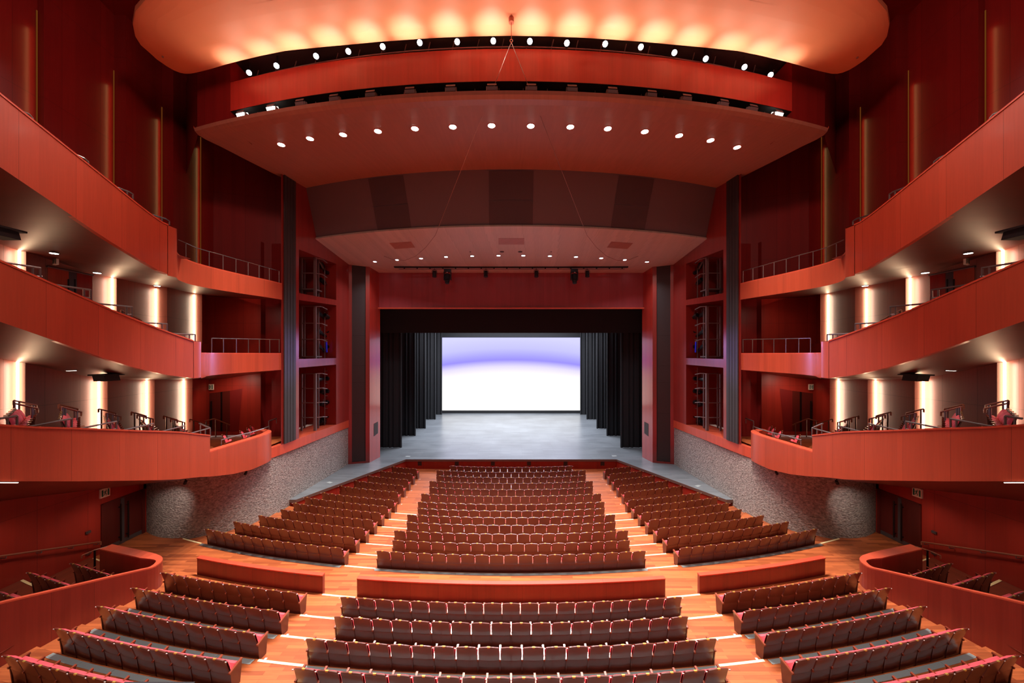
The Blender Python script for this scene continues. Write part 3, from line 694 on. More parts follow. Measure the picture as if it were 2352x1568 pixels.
# ------------------------------------------------------------------ side walls
def sawtooth(s, teeth, z0, z1, zmat, stripmat, near_x, light=None, far=None):
    """teeth: (px of lit recess edge, px of nose edge, X of recess). Each panel ends in a lit recess, a short return follows"""
    m=MB(); pts=[]
    Xn=teeth[0][2]+.1; pts.append((Xn+.25,near_x))
    corners=[]
    for (pr,pn,X) in teeth:
        D=X*F/(pr-CX); pts.append((X,D)); xn=(pn-CX)*D/F; pts.append((xn,D)); corners.append((X,D))
    A=[mir((x,y,z0),s) for x,y in pts]; B=[mir((x,y,z1),s) for x,y in pts]
    m.strip(A,B); struct('wall_'+SIDE[s],m,M[zmat])
    pf=[pts[-1]]+far; m=MB(); m.strip([mir((x,y,z0),s) for x,y in pf],[mir((x,y,z1),s) for x,y in pf]); struct('wall_'+SIDE[s],m,M['wall' if zmat=='wallpale' else zmat])
    return corners
def stripe(s,X,D,z0,z1,mat,label,cat='light strip',w=.07):
    T=thing('light_strip',mir((X+.04,D-.04,z0),s),label,cat,'vertical light strips in the side walls')
    m=MB(); c=mir((X+.045,D-.05,0),s); m.box((c[0],c[1],(z0+z1)/2),(w,.03,z1-z0)); m.build('tube',M[mat],T)
    dim=mat=='stripdim'; zc=(z0+z1)/2
    area('strip_lamp',mir((X+.16,D-.16,zc-(.3 if dim else 0)),s),mir((X-.25,D-.42,zc-(.3 if dim else 0)),s),5 if dim else 20,.05,(z1-z0)*(.9 if dim else .95),(1,.55,.2) if dim else (1,.82,.62))
    return T
XS={0:(42,228,337,422),1:(46,258,358,446),2:(86,262,372,461)}
for s in (-1,1):
    fwall=lambda x0,y0:[(x0,y0+.9),(-17.4,20.6),(-12.9,21.2)]
    # lower level (behind the lower balcony)
    tl=((42,58,-16.6),(228,247,-16.75),(337,355,-16.95),(422,442,-17.1))
    c=sawtooth(s,tl,4.36,9.6,'wallpale','strip',7.0,far=[(-16.9,19.6),(-17.2,20.6),(-12.9,21.2)])
    ztop=(8.75,8.0,7.78,7.65); zbot=(6.55,5.9,5.2,4.6)
    for i,(X,D) in enumerate(c): stripe(s,X,D,zbot[i],ztop[i],'strip','bright vertical light strip behind the %s lower balcony, %s from the camera'%(SIDE[s],onum(i+1)))
    tm=((46,60,-16.6),(258,268,-16.8),(358,384,-17.1),(446,464,-17.3))
    c=sawtooth(s,tm,9.0,13.2,'wallpale','strip',7.0,far=[(-17.2,20.1),(-17.4,20.6),(-12.9,21.2)])
    ztop=(12.5,12.2,12.15,12.25); zbot=(10.0,9.4,8.9,8.6)
    for i,(X,D) in enumerate(c): stripe(s,X,D,zbot[i],ztop[i],'strip','bright vertical light strip behind the %s middle balcony, %s from the camera'%(SIDE[s],onum(i+1)))
    tu=((86,101,-16.6),(262,289,-16.85),(372,398,-17.0),(461,490,-17.2))
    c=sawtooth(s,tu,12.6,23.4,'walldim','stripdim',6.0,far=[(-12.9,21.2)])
    for i,(X,D) in enumerate(c): stripe(s,X,D,12.7,21.0,'stripdim','dim golden light strip on the %s upper wall, %s from the camera'%(SIDE[s],onum(i+1)),w=.02)
    # stone wall below
    sp=[(-12.05,26.75),(-12.2,23.5),(-12.39,20.3),(-12.42,19.2),(-12.5,18.4),(-12.68,17.6),(-12.95,16.95),(-13.3,16.4),(-13.75,15.98),(-14.2,15.75),(-14.65,15.66),(-15.1,15.7),(-15.5,15.8),(-15.95,16.0),(-16.4,16.25)]
    # densify
    dp=[]
    for a,b in zip(sp[:-1],sp[1:]):
        k=max(1,int(math.dist(a,b)/.5))
        dp+= [lp(a,b,i/k) for i in range(k)]
    dp.append(sp[-1])
    m=MB(); m.strip([mir((x,y,0),s) for x,y in dp],[mir((x,y,3.66),s) for x,y in dp]); struct('wall_'+SIDE[s],m,M['stone'],smooth=True)
    # wall with doors, stalls level
    m=MB(); m.strip([mir((-16.4,5.0,.5),s),mir((-16.4,14.45,.5),s)],[mir((-16.4,5.0,5.2),s),mir((-16.4,14.45,4.6),s)])
    m.strip([mir((-16.4,14.45,2.96),s),mir((-16.4,16.25,2.96),s)],[mir((-16.4,14.45,4.6),s),mir((-16.4,16.25,4.2),s)]); m.strip([mir((-16.4,16.12,.5),s),mir((-16.4,16.3,.5),s)],[mir((-16.4,16.12,4.2),s),mir((-16.4,16.3,4.2),s)])
    struct('wall_'+SIDE[s],m,M['wall'])
    # double door
    T=tag(bpy.data.objects.new('door_%d'%(1 if s<0 else 2),None),kind='structure'); COL.objects.link(T); T.location=mir((-16.44,15.3,CZ),s)
    for a,b in ((14.47,15.24),(15.30,16.08)):
        m=MB(); c=mir((-16.46,(a+b)/2,(CZ+2.95)/2),s); m.box(c,(.05,b-a,2.95-CZ)); m.build('door_leaf',M['door'],T)
        m=MB(); c=mir((-16.425,(a+b)/2,CZ+.09),s); m.box(c,(.02,b-a,.16)); m.build('kick_plate',M['doorsteel'],T)
    m=MB(); c=mir((-16.43,15.27,(CZ+2.95)/2),s); m.box(c,(.04,.14,2.95-CZ)); m.build('meeting_stile',M['doorsteel'],T)
    for yy in (15.13,15.42):
        m=MB(); p=mir((-16.33,yy,0),s); m.tube([(p[0],p[1],1.2),(p[0],p[1],2.75)],.028,8)
        for z in (1.35,2.6): m.tube([(p[0],p[1],z),mir((-16.43,yy,z),s)],.018,6)
        m.build('door_handle',M['handle'],T)
    m=MB(); 
    m.box(mir((-16.4,14.46,(CZ+3)/2),s),(.08,.05,3-CZ)); m.box(mir((-16.45,16.12,(CZ+3)/2),s),(.14,.12,3-CZ)); m.box(mir((-16.4,15.3,2.98),s),(.08,1.7,.05)); m.build('door_frame',M['door'],T)
    # ledge above stone
    m=MB(); A=[(-12.5,18.3),(-12.36,19.3),(-12.28,20.6),(-12.0,26.72)]
    m.strip([mir((x,y,3.62),s) for x,y in A],[mir((x,y,4.15),s) for x,y in A]); m.strip([mir((x,y,4.15),s) for x,y in A],[mir((x-1.6,y,4.15),s) for x,y in A],vz=False); trim(m,M['cap'])
    # light tower wall with three openings
    XP=lambda D:lerp(-12.3,-12.0,(D-20.4)/(26.72-20.4))
    def WP(D,z): return mir((XP(D),D,z),s)
    Da,Db=20.9,24.96
    m=MB(); q=lambda d0,d1,a0,a1,b0,b1: m.strip([WP(d0,a0),WP(d1,a1)],[WP(d0,b0),WP(d1,b1)])
    q(19.4,Da,4.15,4.15,19.2,19.2); q(Db,26.72,4.15,4.15,19.2,19.2)
    q(Da,Db,8.23,8.3,8.73,8.75); q(Da,Db,12.15,12.39,12.55,12.76); q(Da,Db,15.07,15.25,19.2,19.2)
    for z0,z1 in ((8.73,8.75),(12.55,12.76),(8.23,8.3),(12.15,12.39),(15.07,15.25)):
        m.face([WP(Da,z0),WP(Db,z1),mir((-14.2,Db,z1),s),mir((-14.2,Da,z0),s)])
    m.face([WP(Db,4.15),mir((-14.2,Db,4.15),s),mir((-14.2,Db,15.3),s),WP(Db,15.3)])
    struct('wall_'+SIDE[s],m,M['pier'])
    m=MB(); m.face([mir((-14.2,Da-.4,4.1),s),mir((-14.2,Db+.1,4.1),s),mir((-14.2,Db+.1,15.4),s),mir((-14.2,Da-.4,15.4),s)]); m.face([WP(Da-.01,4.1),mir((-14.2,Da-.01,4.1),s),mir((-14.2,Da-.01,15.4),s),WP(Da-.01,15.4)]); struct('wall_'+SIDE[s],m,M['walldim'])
    # charcoal slats on the pier end
    T=thing('slat_panel',mir((-12.4,19.9,4.15),s),'tall panel of four charcoal slats on the %s tower pier'%SIDE[s],'slat panel')
    for (xa,xb) in ((650,655.6),(656.8,662.4),(663.6,669),(670.2,676)):
        D0=19.95; 
        m=MB(); pa,pb=atX(xa,800,-12.34),atX(xb,800,-12.34); pa=(pa[0]+.0,pa[1]); pb=(pb[0],pb[1])
        m.prism([mir((-12.30,pa[1],4.15),s),mir((-12.30,pb[1],4.15),s),mir((-12.30,pb[1],19.0),s),mir((-12.30,pa[1],19.0),s)],(.0 if False else (-s)*.05,0,0)); m.build('slat',M['slat'],T)
    # scaffolds and lamps in the three openings
    for lv,(yt,yb,rungs) in enumerate(((579,664,(592,627)),(703,819,(742,779)),(858,992,(892,925,959)))):
        lvn=('top','middle','bottom')[lv]; DS=23.0
        z_=lambda y:EYE-(y-CY)*DS/F
        xl,xr=(693-CX)*DS/F,(724-CX)*DS/F
        floorz=(12.62,8.74,4.16)[lv]
        T=thing('scaffold',mir(((xl+xr)/2,DS,floorz),s),'grey metal scaffold frame in the %s opening of the %s tower'%(lvn,SIDE[s]),'scaffold','scaffold frames in the side towers')
        for (x,dy,r) in ((xl,0,.05),(xr,0,.075),(xl-.25,.75,.04),(xr-.2,.75,.04)):
            m=MB(); m.box(mir((x,DS+dy,(floorz+z_(yt))/2),s),(r*2,r*2,z_(yt)-floorz)); m.build('post',M['scaff'],T)
        for y in rungs+(yt,):
            z=z_(y); m=MB(); m.tube([mir((xl,DS,z),s),mir((xr,DS,z),s)],.035,6); m.build('rung',M['scaff'],T)
            m=MB(); m.tube([mir((xr,DS,z),s),mir((xr+.28,DS+.3,z),s),mir((xr+.3,DS+.9,z-.1),s)],.03,6); m.build('side_arm',M['scaff'],T)
        m=MB(); m.box(mir(((xl+xr)/2-.1,DS+.38,z_(yb)),s),(xr-xl+.2,.9,.08)); m.build('deck',M['scaff'],T)
        # vertical pipe with arms
        T=thing('lighting_pipe',mir((-12.75,24.2,floorz),s),'thin upright pipe with side arms in the %s opening of the %s tower'%(lvn,SIDE[s]),'lighting pipe','lighting pipes in the side towers')
        pz=atX(746,800,-12.75)[1]; ztop=(14.9,11.9,8.1)[lv]
        m=MB(); m.tube([mir((-12.75,pz,floorz),s),mir((-12.75,pz,ztop),s)],.03,6); m.build('pipe',M['scaff'],T)
        arms=((652,),(713,746,780),(852,880,909,938))[lv]
        for y in arms:
            a=atX(746,y,-12.75); b=atX(772,y-1,-12.5); m=MB(); m.tube([mir(a,s),mir(b,s)],.025,6); m.build('arm',M['scaff'],T)
        lamps=(((733,598,752,634),(736,641,760,664),(748,625,772,634),(757,650,768,662)),
               ((728,717,748,732),(746,723,764,736),(728,758,748,772),(752,760,766,770),(727,790,745,805),(751,796,764,797)),
               ((729,871,747,870),(750,869,764,870),(738,899,750,904),(750,897,763,902),(742,929,758,934),(748,923,770,926),(735,927,754,932),(752,955,769,962),(740,962,755,967),(736,968,755,971)))[lv]
        for i,(x0,y0,x1,y1) in enumerate(lamps):
            X0=-12.95 if x0<745 else -12.7
            a=mir(atX(x0,y0,X0),s); D1=atX(x1,y1,X0+.12); b=mir(D1,s)
            T2=thing('profile_spotlight',a,'black profile spotlight in the %s opening of the %s tower, %s from the top'%(lvn,SIDE[s],onum(i+1)),'spotlight','spotlights in the side towers')
            c=lp(a,b,.45); m=MB(); m.cyl(a,c,.14,.15,10); m.build('lamp_house',M['lampbody'],T2)
            m=MB(); m.cyl(c,b,.09,.11,10); m.build('barrel',M['lampgrey'] if i%2 else M['lampbody'],T2)
            m=MB(); m.tube([lp(a,b,.4),(lp(a,b,.4)[0],lp(a,b,.4)[1],lp(a,b,.4)[2]+.38)],.02,5); m.build('hook_clamp',M['lampgrey'],T2)
    p=atX(750,797,-12.6); m=MB(); m.box(mir((p[0],p[1],p[2]),s),(.06,.12,.72),0,0,.08); tag(m.build('blue_tape',M['blue']),'bright blue strip hanging in the middle opening of the %s tower'%SIDE[s],'cloth strip')
# ------------------------------------------------------------------ balconies
def dens(L,step=.35):
    out=[]
    for a,b in zip(L[:-1],L[1:]):
        k=max(1,int(math.dist(a,b)/step)); out+=[lp(a,b,i/k) for i in range(k)]
    return out+[L[-1]]
def smooth_pl(L,it=2):
    for _ in range(it):
        q=[L[0]]
        for a,b in zip(L[:-1],L[1:]): q+=[lp(a,b,.25),lp(a,b,.75)]
        L=q+[L[-1]]
    return L
def interp(L,D):
    for a,b in zip(L[:-1],L[1:]):
        if a[0]<=D<=b[0]: return lerp(a[1],b[1],(D-a[0])/(b[0]-a[0]))
    if D<L[0][0]: a,b=L[0],L[1]
    else: a,b=L[-2],L[-1]
    return a[1]+(b[1]-a[1])*(D-a[0])/(b[0]-a[0])
def balcony(s, name, plan, top, bot, label, inner_x, soff, cap=.14, flat_after=None, capmat='cap'):
    """plan: (X,D) of the front; top/bot: (D,z); soff: (D,z) of the soffit where it meets the wall"""
    T=thing('balcony',mir((-12.3,plan[-1][1],bot[-1][1]),s),label,'balcony','side balconies')
    P=smooth_pl(plan); 
    A=[mir((x,y,interp(bot,y)),s) for x,y in P]; B=[mir((x,y,interp(top,y)),s) for x,y in P]
    Ai=[mir((x-.14,y,interp(bot,y)),s) for x,y in P]; Bi=[mir((x-.14,y,interp(top,y)),s) for x,y in P]
    m=MB(); m.strip(A,B); m.strip(Ai,Bi); m.strip(A,Ai)
    for e in (0,-1): m.face([A[e],Ai[e],Bi[e],B[e]])
    m.build('front_panel',M['fascia'],T)
    m=MB(); c0=[(p[0]+s*-.02,p[1],p[2]) for p in B]; c1=[(p[0],p[1],p[2]+.05) for p in c0]; c2=[(p[0]+s*(.2),p[1],p[2]+.05) for p in Bi]; c3=[(p[0],p[1],p[2]-.05) for p in c2]
    m.strip(c0,c1); m.strip(c1,c2,vz=False); m.strip(c2,c3)
    for e in (0,-1): m.face([c0[e],c1[e],c2[e],c3[e]])
    m.build('top_rail',M[capmat],T)
    S=[mir((inner_x(y),y+soff[2] if False else y,interp(soff,y)),s) for x,y in P]
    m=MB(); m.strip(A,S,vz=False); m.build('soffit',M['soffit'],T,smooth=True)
    return T,P
innerW=lambda y:-16.55 if y<14 else (-16.9 if y<18 else -17.2)
for s in (-1,1):
    sd=SIDE[s]
    # lower balcony: raised rear part and lower curved tip
    topR=[(5.0,8.6),(8.7,7.23),(10.0,6.93),(11.0,6.68),(12.2,6.38),(13.19,6.15),(14.9,5.62)]
    botR=[(5.0,7.3),(8.1,6.16),(10.0,5.48),(12.0,4.81),(13.2,4.42),(14.2,4.18),(14.86,3.98),(15.9,3.73),(17.0,3.58),(19.3,3.62)]
    soffL=[(5.0,5.6),(8.0,4.9),(11.6,4.3),(15.9,3.28),(19.5,3.3)]
    Tb,P=balcony(s,'lower',[(-12.3,4.0),(-12.3,9.0),(-12.3,12.5),(-12.3,14.75)],topR,botR,'lower %s balcony with long red wood front above the stalls'%sd,lambda y:-16.4,soffL)
    # tip
    plan=[(-12.3,14.75),(-12.26,15.9),(-12.2,17.0),(-12.15,18.0),(-12.3,18.6),(-12.75,19.1),(-13.4,19.3)]
    Q=smooth_pl(plan); A=[mir((x,y,interp(botR,y)),s) for x,y in Q]; B=[mir((x,y,4.98),s) for x,y in Q]
    m=MB(); m.strip(A,B); m.build('tip_panel',M['fascia'],Tb,smooth=True)
    m=MB(); c1=[(p[0],p[1],5.03) for p in B]; nrm=[]
    c2=[]
    for i,(x,y) in enumerate(Q):
        a=Q[max(0,i-1)]; b=Q[min(len(Q)-1,i+1)]; dx,dy=b[0]-a[0],b[1]-a[1]; l=math.hypot(dx,dy); c2.append(mir((x-dy/l*.34,y+dx/l*.34,5.03),s))
    m.strip(B,c1); m.strip(c1,c2,vz=False); m.strip(c2,[(p[0],p[1],4.3) for p in c2]); m.build('tip_rail',M['cap'],Tb)
    # end return of the raised part (vertical face toward the stage)
    m=MB(); ep=[(-12.3,14.75),(-12.45,14.95),(-12.8,15.05),(-13.5,14.9),(-14.6,14.2)]; ep=smooth_pl(ep)
    m.strip([mir((x,y,4.4),s) for x,y in ep],[mir((x,y,5.62),s) for x,y in ep]); m.strip([mir((x,y,5.67),s) for x,y in ep],[mir((x-.1,y-.33,5.67),s) for x,y in ep],vz=False); m.strip([mir((x,y,5.6),s) for x,y in ep],[mir((x,y,5.67),s) for x,y in ep]); m.build('end_return',M['fascia'],Tb)
    m=MB(); m.strip(A,[mir((-16.4,lerp(14.75,16.3,i/(len(Q)-1)),interp(soffL,lerp(14.75,16.3,i/(len(Q)-1)))),s) for i in range(len(Q))],vz=False); m.build('tip_soffit',M['soffit'],Tb)
    # stepped floor of the lower balcony
    c,sn=math.cos(BALROT),math.sin(BALROT)
    sv=[x*sn+y*c for x,y,z in BROWS]
    m=MB()
    edges=[sv[0]-3.0]+[v+.15 for v in sv]+[sv[-1]+1.3]; zs=[BROWS[0][2]+.35]+[b[2] for b in BROWS]
    lineat=lambda sv_,X:(sv_-X*sn)/c
    zs=[b[2] for b in BROWS]+[4.6,4.25]
    edges=[sv[0]-2.0]+[v-.45 for v in sv[1:]]+[sv[-1]+.75,sv[-1]+1.35]
    edges2=edges[1:]+[sv[-1]+9]
    for a,b,z in zip(edges,edges2,zs):
        q=[mir((X,min(lineat(sv_,X),20.9),z),s) for sv_,X in ((a,-12.6),(a,-17.2),(b,-17.2),(b,-12.6))]
        m.face(q); 
        m.face([mir((-12.6,min(lineat(b,-12.6),20.9),z),s),mir((-17.2,min(lineat(b,-17.2),20.9),z),s),mir((-17.2,min(lineat(b,-17.2),20.9),z-.5),s),mir((-12.6,min(lineat(b,-12.6),20.9),z-.5),s)])
    m.build('deck',M['floor'],Tb)
    m=MB()
    for b,z in zip(edges2[:-1],zs[:-1]):
        for X0,X1 in ((-16.2,-15.6),):
            pa,pb=(X0,lineat(b,X0)),(X1,lineat(b,X1)); m.face([mir((pa[0],pa[1],z+.01),s),mir((pb[0],pb[1],z+.01),s),mir((pb[0],pb[1]-.09,z+.01),s),mir((pa[0],pa[1]-.09,z+.01),s)])
    m.build('step_nosing',M['nosing'],Tb)
    # middle balcony
    topM=[(4.0,12.9),(8.70,11.22),(9.30,11.0),(10.16,10.69),(11.04,10.36),(11.94,10.07),(12.92,9.78),(13.96,9.50),(14.5,9.47)]
    botM=[(4.0,11.6),(8.7,9.78),(9.3,9.54),(10.16,9.19),(11.04,8.83),(11.94,8.52),(12.92,8.26),(13.96,8.08),(14.5,8.07)]
    soffM=[(4.0,10.4),(9.0,9.3),(11.7,8.9),(13.2,8.43),(14.6,8.02),(16.8,7.8),(18.8,7.68)]
    Tm,P=balcony(s,'middle',[(-12.3,3.5),(-12.3,8.7),(-12.3,11.5),(-12.3,13.5),(-12.3,14.0)],topM,botM,'middle %s balcony with sloping red wood front'%sd,lambda y:-17.0,soffM)
    ep=smooth_pl([(-12.3,13.98),(-12.3,14.25),(-12.33,14.42),(-12.6,14.55),(-13.2,14.6),(-13.8,14.3)])
    m=MB(); m.strip([mir((x,y,8.07+.6*(-12.3-x)),s) for x,y in ep],[mir((x,y,9.5),s) for x,y in ep]); m.strip([mir((x,y,9.52),s) for x,y in ep],[mir((x-.1,y-.3,9.52),s) for x,y in ep],vz=False); m.build('end_return',M['fascia'],Tm,smooth=True)
    fp=smooth_pl([(-12.34,14.38),(-12.6,14.9),(-13.0,15.4),(-13.1,16.2),(-12.95,17.2),(-12.6,18.3),(-12.35,19.4)])
    bz=lambda y:lerp(8.05,8.17,(y-14.4)/5)
    A=[mir((x,y,bz(y)),s) for x,y in fp]; B=[mir((x,y,9.02),s) for x,y in fp]; m=MB(); m.strip(A,B); m.build('tip_panel',M['fascia'],Tm,smooth=True); A=[mir((-12.3,14.0,8.07),s)]+A
    m=MB(); m.strip(B,[(p[0],p[1],p[2]+.05) for p in B]); m.strip([(p[0],p[1],p[2]+.05) for p in B],[(p[0]+s*.25,p[1],p[2]+.05) for p in B],vz=False); m.build('tip_rail',M['cap'],Tm)
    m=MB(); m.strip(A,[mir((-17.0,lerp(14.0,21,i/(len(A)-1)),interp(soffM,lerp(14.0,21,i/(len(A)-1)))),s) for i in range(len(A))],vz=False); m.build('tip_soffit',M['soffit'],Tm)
    m=MB(); m.strip([mir((x-.14,y,8.35),s) for x,y in fp],[mir((-17.3,lerp(14.8,21,i/(len(fp)-1)),8.35),s) for i in range(len(fp))],vz=False); m.strip([mir((-12.4,y,interp(topM,y)-.9),s) for y in (4,8.7,11,13,14.4)],[mir((-17.2,y,interp(topM,y)-.85),s) for y in (4,8.7,11,13,14.8)],vz=False); m.build('deck',M['boxfloor'],Tm)
    # top balcony
    topT=[(3.5,17.4),(8.7,15.23),(9.8,14.78),(10.9,14.33),(11.8,13.95),(12.4,13.72),(12.75,13.62),(13.35,13.6),(14.2,13.6)]
    botT=[(3.5,15.6),(8.7,13.50),(9.8,13.02),(10.9,12.53),(11.9,12.16),(12.6,11.93),(13.35,11.79),(14.2,11.78)]
    soffT=[(3.5,14.2),(8.7,13.1),(12.1,12.55),(14.6,12.25),(19.7,12.3)]
    Tt,P=balcony(s,'top',[(-12.3,3.0),(-12.3,8.7),(-12.3,11.0),(-12.3,12.4),(-12.3,12.95)],topT,botT,'top %s balcony with steep red wood front below the upper wall'%sd,lambda y:-17.1,soffT)
    ep=smooth_pl([(-12.3,12.93),(-12.3,13.2),(-12.33,13.37),(-12.6,13.5),(-13.2,13.5),(-13.8,13.2)])
    m=MB(); m.strip([mir((x,y,11.82+.6*(-12.3-x)),s) for x,y in ep],[mir((x,y,13.62),s) for x,y in ep]); m.strip([mir((x,y,13.65),s) for x,y in ep],[mir((x-.1,y-.3,13.65),s) for x,y in ep],vz=False); m.build('end_return',M['fascia'],Tt,smooth=True)
    fp=smooth_pl([(-12.34,13.33),(-12.7,13.8),(-13.05,14.6),(-13.12,15.4),(-12.95,16.6),(-12.7,17.6),(-12.4,18.6),(-12.3,19.4)])
    A=[mir((x,y,lerp(11.82,11.93,(y-13.5)/6)),s) for x,y in fp]; B=[mir((x,y,12.76),s) for x,y in fp]; m=MB(); m.strip(A,B); m.build('tip_panel',M['fascia'],Tt,smooth=True); A=[mir((-12.3,12.95,11.86),s)]+A
    m=MB(); m.strip(B,[(p[0],p[1],p[2]+.05) for p in B]); m.strip([(p[0],p[1],p[2]+.05) for p in B],[(p[0]+s*.25,p[1],p[2]+.05) for p in B],vz=False); m.build('tip_rail',M['cap'],Tt)
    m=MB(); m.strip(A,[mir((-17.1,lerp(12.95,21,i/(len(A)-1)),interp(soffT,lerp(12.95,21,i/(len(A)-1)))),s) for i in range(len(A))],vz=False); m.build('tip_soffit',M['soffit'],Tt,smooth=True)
    m=MB(); m.strip([mir((x-.14,y,12.45),s) for x,y in fp],[mir((-17.3,lerp(14,21,i/(len(fp)-1)),12.45),s) for i in range(len(fp))],vz=False); m.strip([mir((-12.4,y,interp(topT,y)-.9),s) for y in (3.5,8.7,11,13,14)],[mir((-17.2,y,interp(topT,y)-.85),s) for y in (3.5,8.7,11,13,14)],vz=False); m.build('deck',M['boxfloor'],Tt)
# ------------------------------------------------------------------ rails
def rail(s, X, pts, posts, label, group, mat='metal', r=.028, bar=None, cat='guard rail', name='guard_rail', hooks=False, close=None):
    if not isinstance(X,(list,tuple)): X=[X]*len(pts)
    P=[mir(atX(x,y,xx),s) for (x,y),xx in zip(pts,X)]
    b=P[-1]; T=thing(name,(b[0],b[1],b[2]-.9),label,cat,group)
    m=MB()
    if hooks: P=[(P[0][0],P[0][1],P[0][2]-.14)]+P+[(P[-1][0],P[-1][1],P[-1][2]-.14)]
    m.tube(P,r,7); m.build('rail',M[mat],T)
    for (x,y0,y1) in posts:
        xx=X[0] if X[0]==X[-1] else X[min(range(len(pts)),key=lambda i:abs(pts[i][0]-x))]
        m=MB(); m.tube([mir(atX(x,y0,xx),s),mir(atX(x,y1,xx),s)],r*.9,6); m.build('post',M['metal'],T)
    if bar: m=MB(); m.tube([mir(atX(*q,X[0]),s) for q in bar],r*.8,6); m.build('lower_bar',M['metal'],T)
for s in (-1,1):
    sd=SIDE[s]; g='guard rails on the %s lower balcony'%sd; nm=lambda k,l:'thin metal guard rail on the %s %s balcony, %s from the camera'%(sd,l,onum(k))
    rail(s,-12.75,[(0,961),(38.7,955)],[(17,958,982),(39,955,984)],nm(1,'lower'),g,bar=[(20,979.6),(39,975.7)])
    rail(s,-12.75,[(51.4,982.4),(164.7,961.4)],[(151,964,988),(164.7,961,988)],nm(2,'lower'),g,bar=[(151,985),(164.7,981)])
    rail(s,-12.75,[(173.6,986),(267,967.5)],[(254,970,993),(267,967,993)],nm(3,'lower'),g,bar=[(254,988.5),(267,984)])
    rail(s,-12.75,[(274.3,989.6),(352.2,972.5)],[(340.8,975,997),(352,972,997)],nm(4,'lower'),g,bar=[(341,992),(352,989)])
    rail(s,-12.75,[(353.9,995.2),(424,977)],[(414,980,1000),(424,977,1000)],nm(5,'lower'),g,bar=[(414,995),(424,992)])
    rail(s,-12.8,[(433.5,996),(482.6,982.5),(457.8,972)],[(482.6,982,1003),(471,986,1003),(460,973,1000)],nm(6,'lower'),g)
    rail(s,[-12.7,-12.65,-12.6,-12.6,-12.9],[(507,1010.5),(540,1001),(575,993),(605,984),(618,979)],[(508,1010,1024),(569,995,1009),(573,994,1008),(618,979,992)],'curved thin metal rail along the %s balcony tip'%sd,g)
    rail(s,-13.2,[(617,967),(635,960.5)],[(617,967,990),(635,960,972)],'short metal rail at the end of the %s balcony tip'%sd,g)
    hr='stair handrails on the %s lower balcony'%sd
    HR=(((32,919.3),(83,930.4),((44,922,970),(76,929,975))),((33,926),(86,938),((73,934,975),)),((135,928.7),(179,939),((171,937,980),)),((140,934),(187,946),((145,935,982),(150,936,982),(177,943,985))),
        ((226.6,938.7),(266,949),((233,940,985),)),((244,948.7),(278,956.5),((246,949,985),(258,952,988),(270,955,988))),((302,946),(336,955),((309,947,990),)),((315,953),(351.6,962),((321,954,990),(330,956,990),(345,960,990))),
        ((376,955),(407.5,964),((382,956,995),)),((392,962),(424,970),((397,963,995),(401,964,995),(419,969,996))),((435.7,962.5),(480,976),((445,965,1000),(474,974,1002))))
    for i,(a,b,po) in enumerate(HR):
        rail(s,-15.7 if i%2==0 else -15.0,[a,b],po,'wood topped stair handrail on the %s lower balcony, %s from the camera'%(sd,onum(i+1)),hr,'handwood',cat='handrail',name='handrail',hooks=True)
    rail(s,-15.3,[(470,967),(492.6,961.5),(527.8,975.8)],((473.7,966,1000),(495.6,962,1004),(521,973,1004)),'bent wood topped handrail in front of the %s balcony door'%sd,hr,'handwood',cat='handrail',name='handrail')
    g='guard rails on the %s middle balcony'%sd
    for i,(a,b,po,br) in enumerate((((0,600.4),(93,615.5),((75,612,640),(92,615,648)),((77,634),(96,635))),((126,654),(208,665.4),((193,663,692),(208,665,700)),((193,683),(208,684))),((223,697),(303.6,704.5),((290.6,703,732),(302.5,704,740)),((291,722),(303,722))),
        ((329.6,741),(383.9,743.5),((372,743,765),(383,743,768)),((372,758),(384,759))),((392.5,766),(447.8,768),((424,767,785),(435,767.5,788),(448,768,788)),None))):
        rail(s,-12.7,[a,b],po,nm(i+1,'middle'),g,bar=br)
    rail(s,-15.0,[(277.6,712),(325,736)],((281,713,750),(315,731,760)),'short wood handrail showing above the %s middle balcony front'%sd,g,'handwood',cat='handrail',name='handrail',hooks=True)
    X=[-13.2,-13.25,-13.2,-13.1,-12.95,-12.7,-12.5]
    rail(s,X,[(486,776.4),(513,777),(542.6,777.6),(570.4,778.3),(595.7,778.8),(619.6,779.3),(642.4,779.7)],[(486,776.4,812),(513,777,811),(542.6,777.6,811),(570.4,778.3,810.5),(595.7,778.8,810),(619.6,779.3,809.5),(641.3,779.7,809)],'long metal guard rail on the low front of the %s middle balcony'%sd,g,r=.018)
    g='guard rails on the %s top balcony'%sd
    for i,(a,k,b,po) in enumerate((((46.5,255),(66,262),(74,272),((74,272,285),)),((159,349),(192,363),(202.5,372),((187,361,376),(202,372,388))),((255,425),(295,440),(305,446),((292,439,455),(305,446,463))),((339,490),(380,502),(389,508),((372,500,515),(389,508,522))))):
        rail(s,-12.6,[a,k,b],po,nm(i+1,'top'),g)
    X=[-12.8,-13.1,-13.2,-13.2,-13.05,-12.95,-12.8,-12.6,-12.5]
    xs=(410,427,451.6,480.4,512.3,542,570,595,641); ys=(550.5,558,569,577.5,586,594.5,602,609.4,622)
    rail(s,X,list(zip(xs,ys)),[(427,558,596),(451,569,604),(480.4,577.5,611),(512.3,586,619),(542,594.5,625.5),(570,602,632),(595,609,638),(618.5,616,645),(641,622,650)],'long metal guard rail on the low front of the %s top balcony'%sd,g,r=.018)
    # wall handrail beside box stairs
    T=thing('handrail',mir((-16.2,12.5,1.9),s),'long wood wall handrail beside the %s side box stairs'%sd,'handrail')
    P=[atX(0,1277,-16.22),atX(231,1244,-16.22)]; d=lp(P[0],P[1],-.3)
    m=MB(); m.tube([mir(d,s),mir(P[1],s),mir((P[1][0],P[1][1],P[1][2]-.12),s)],.03,8); m.build('rail',M['handwood'],T)
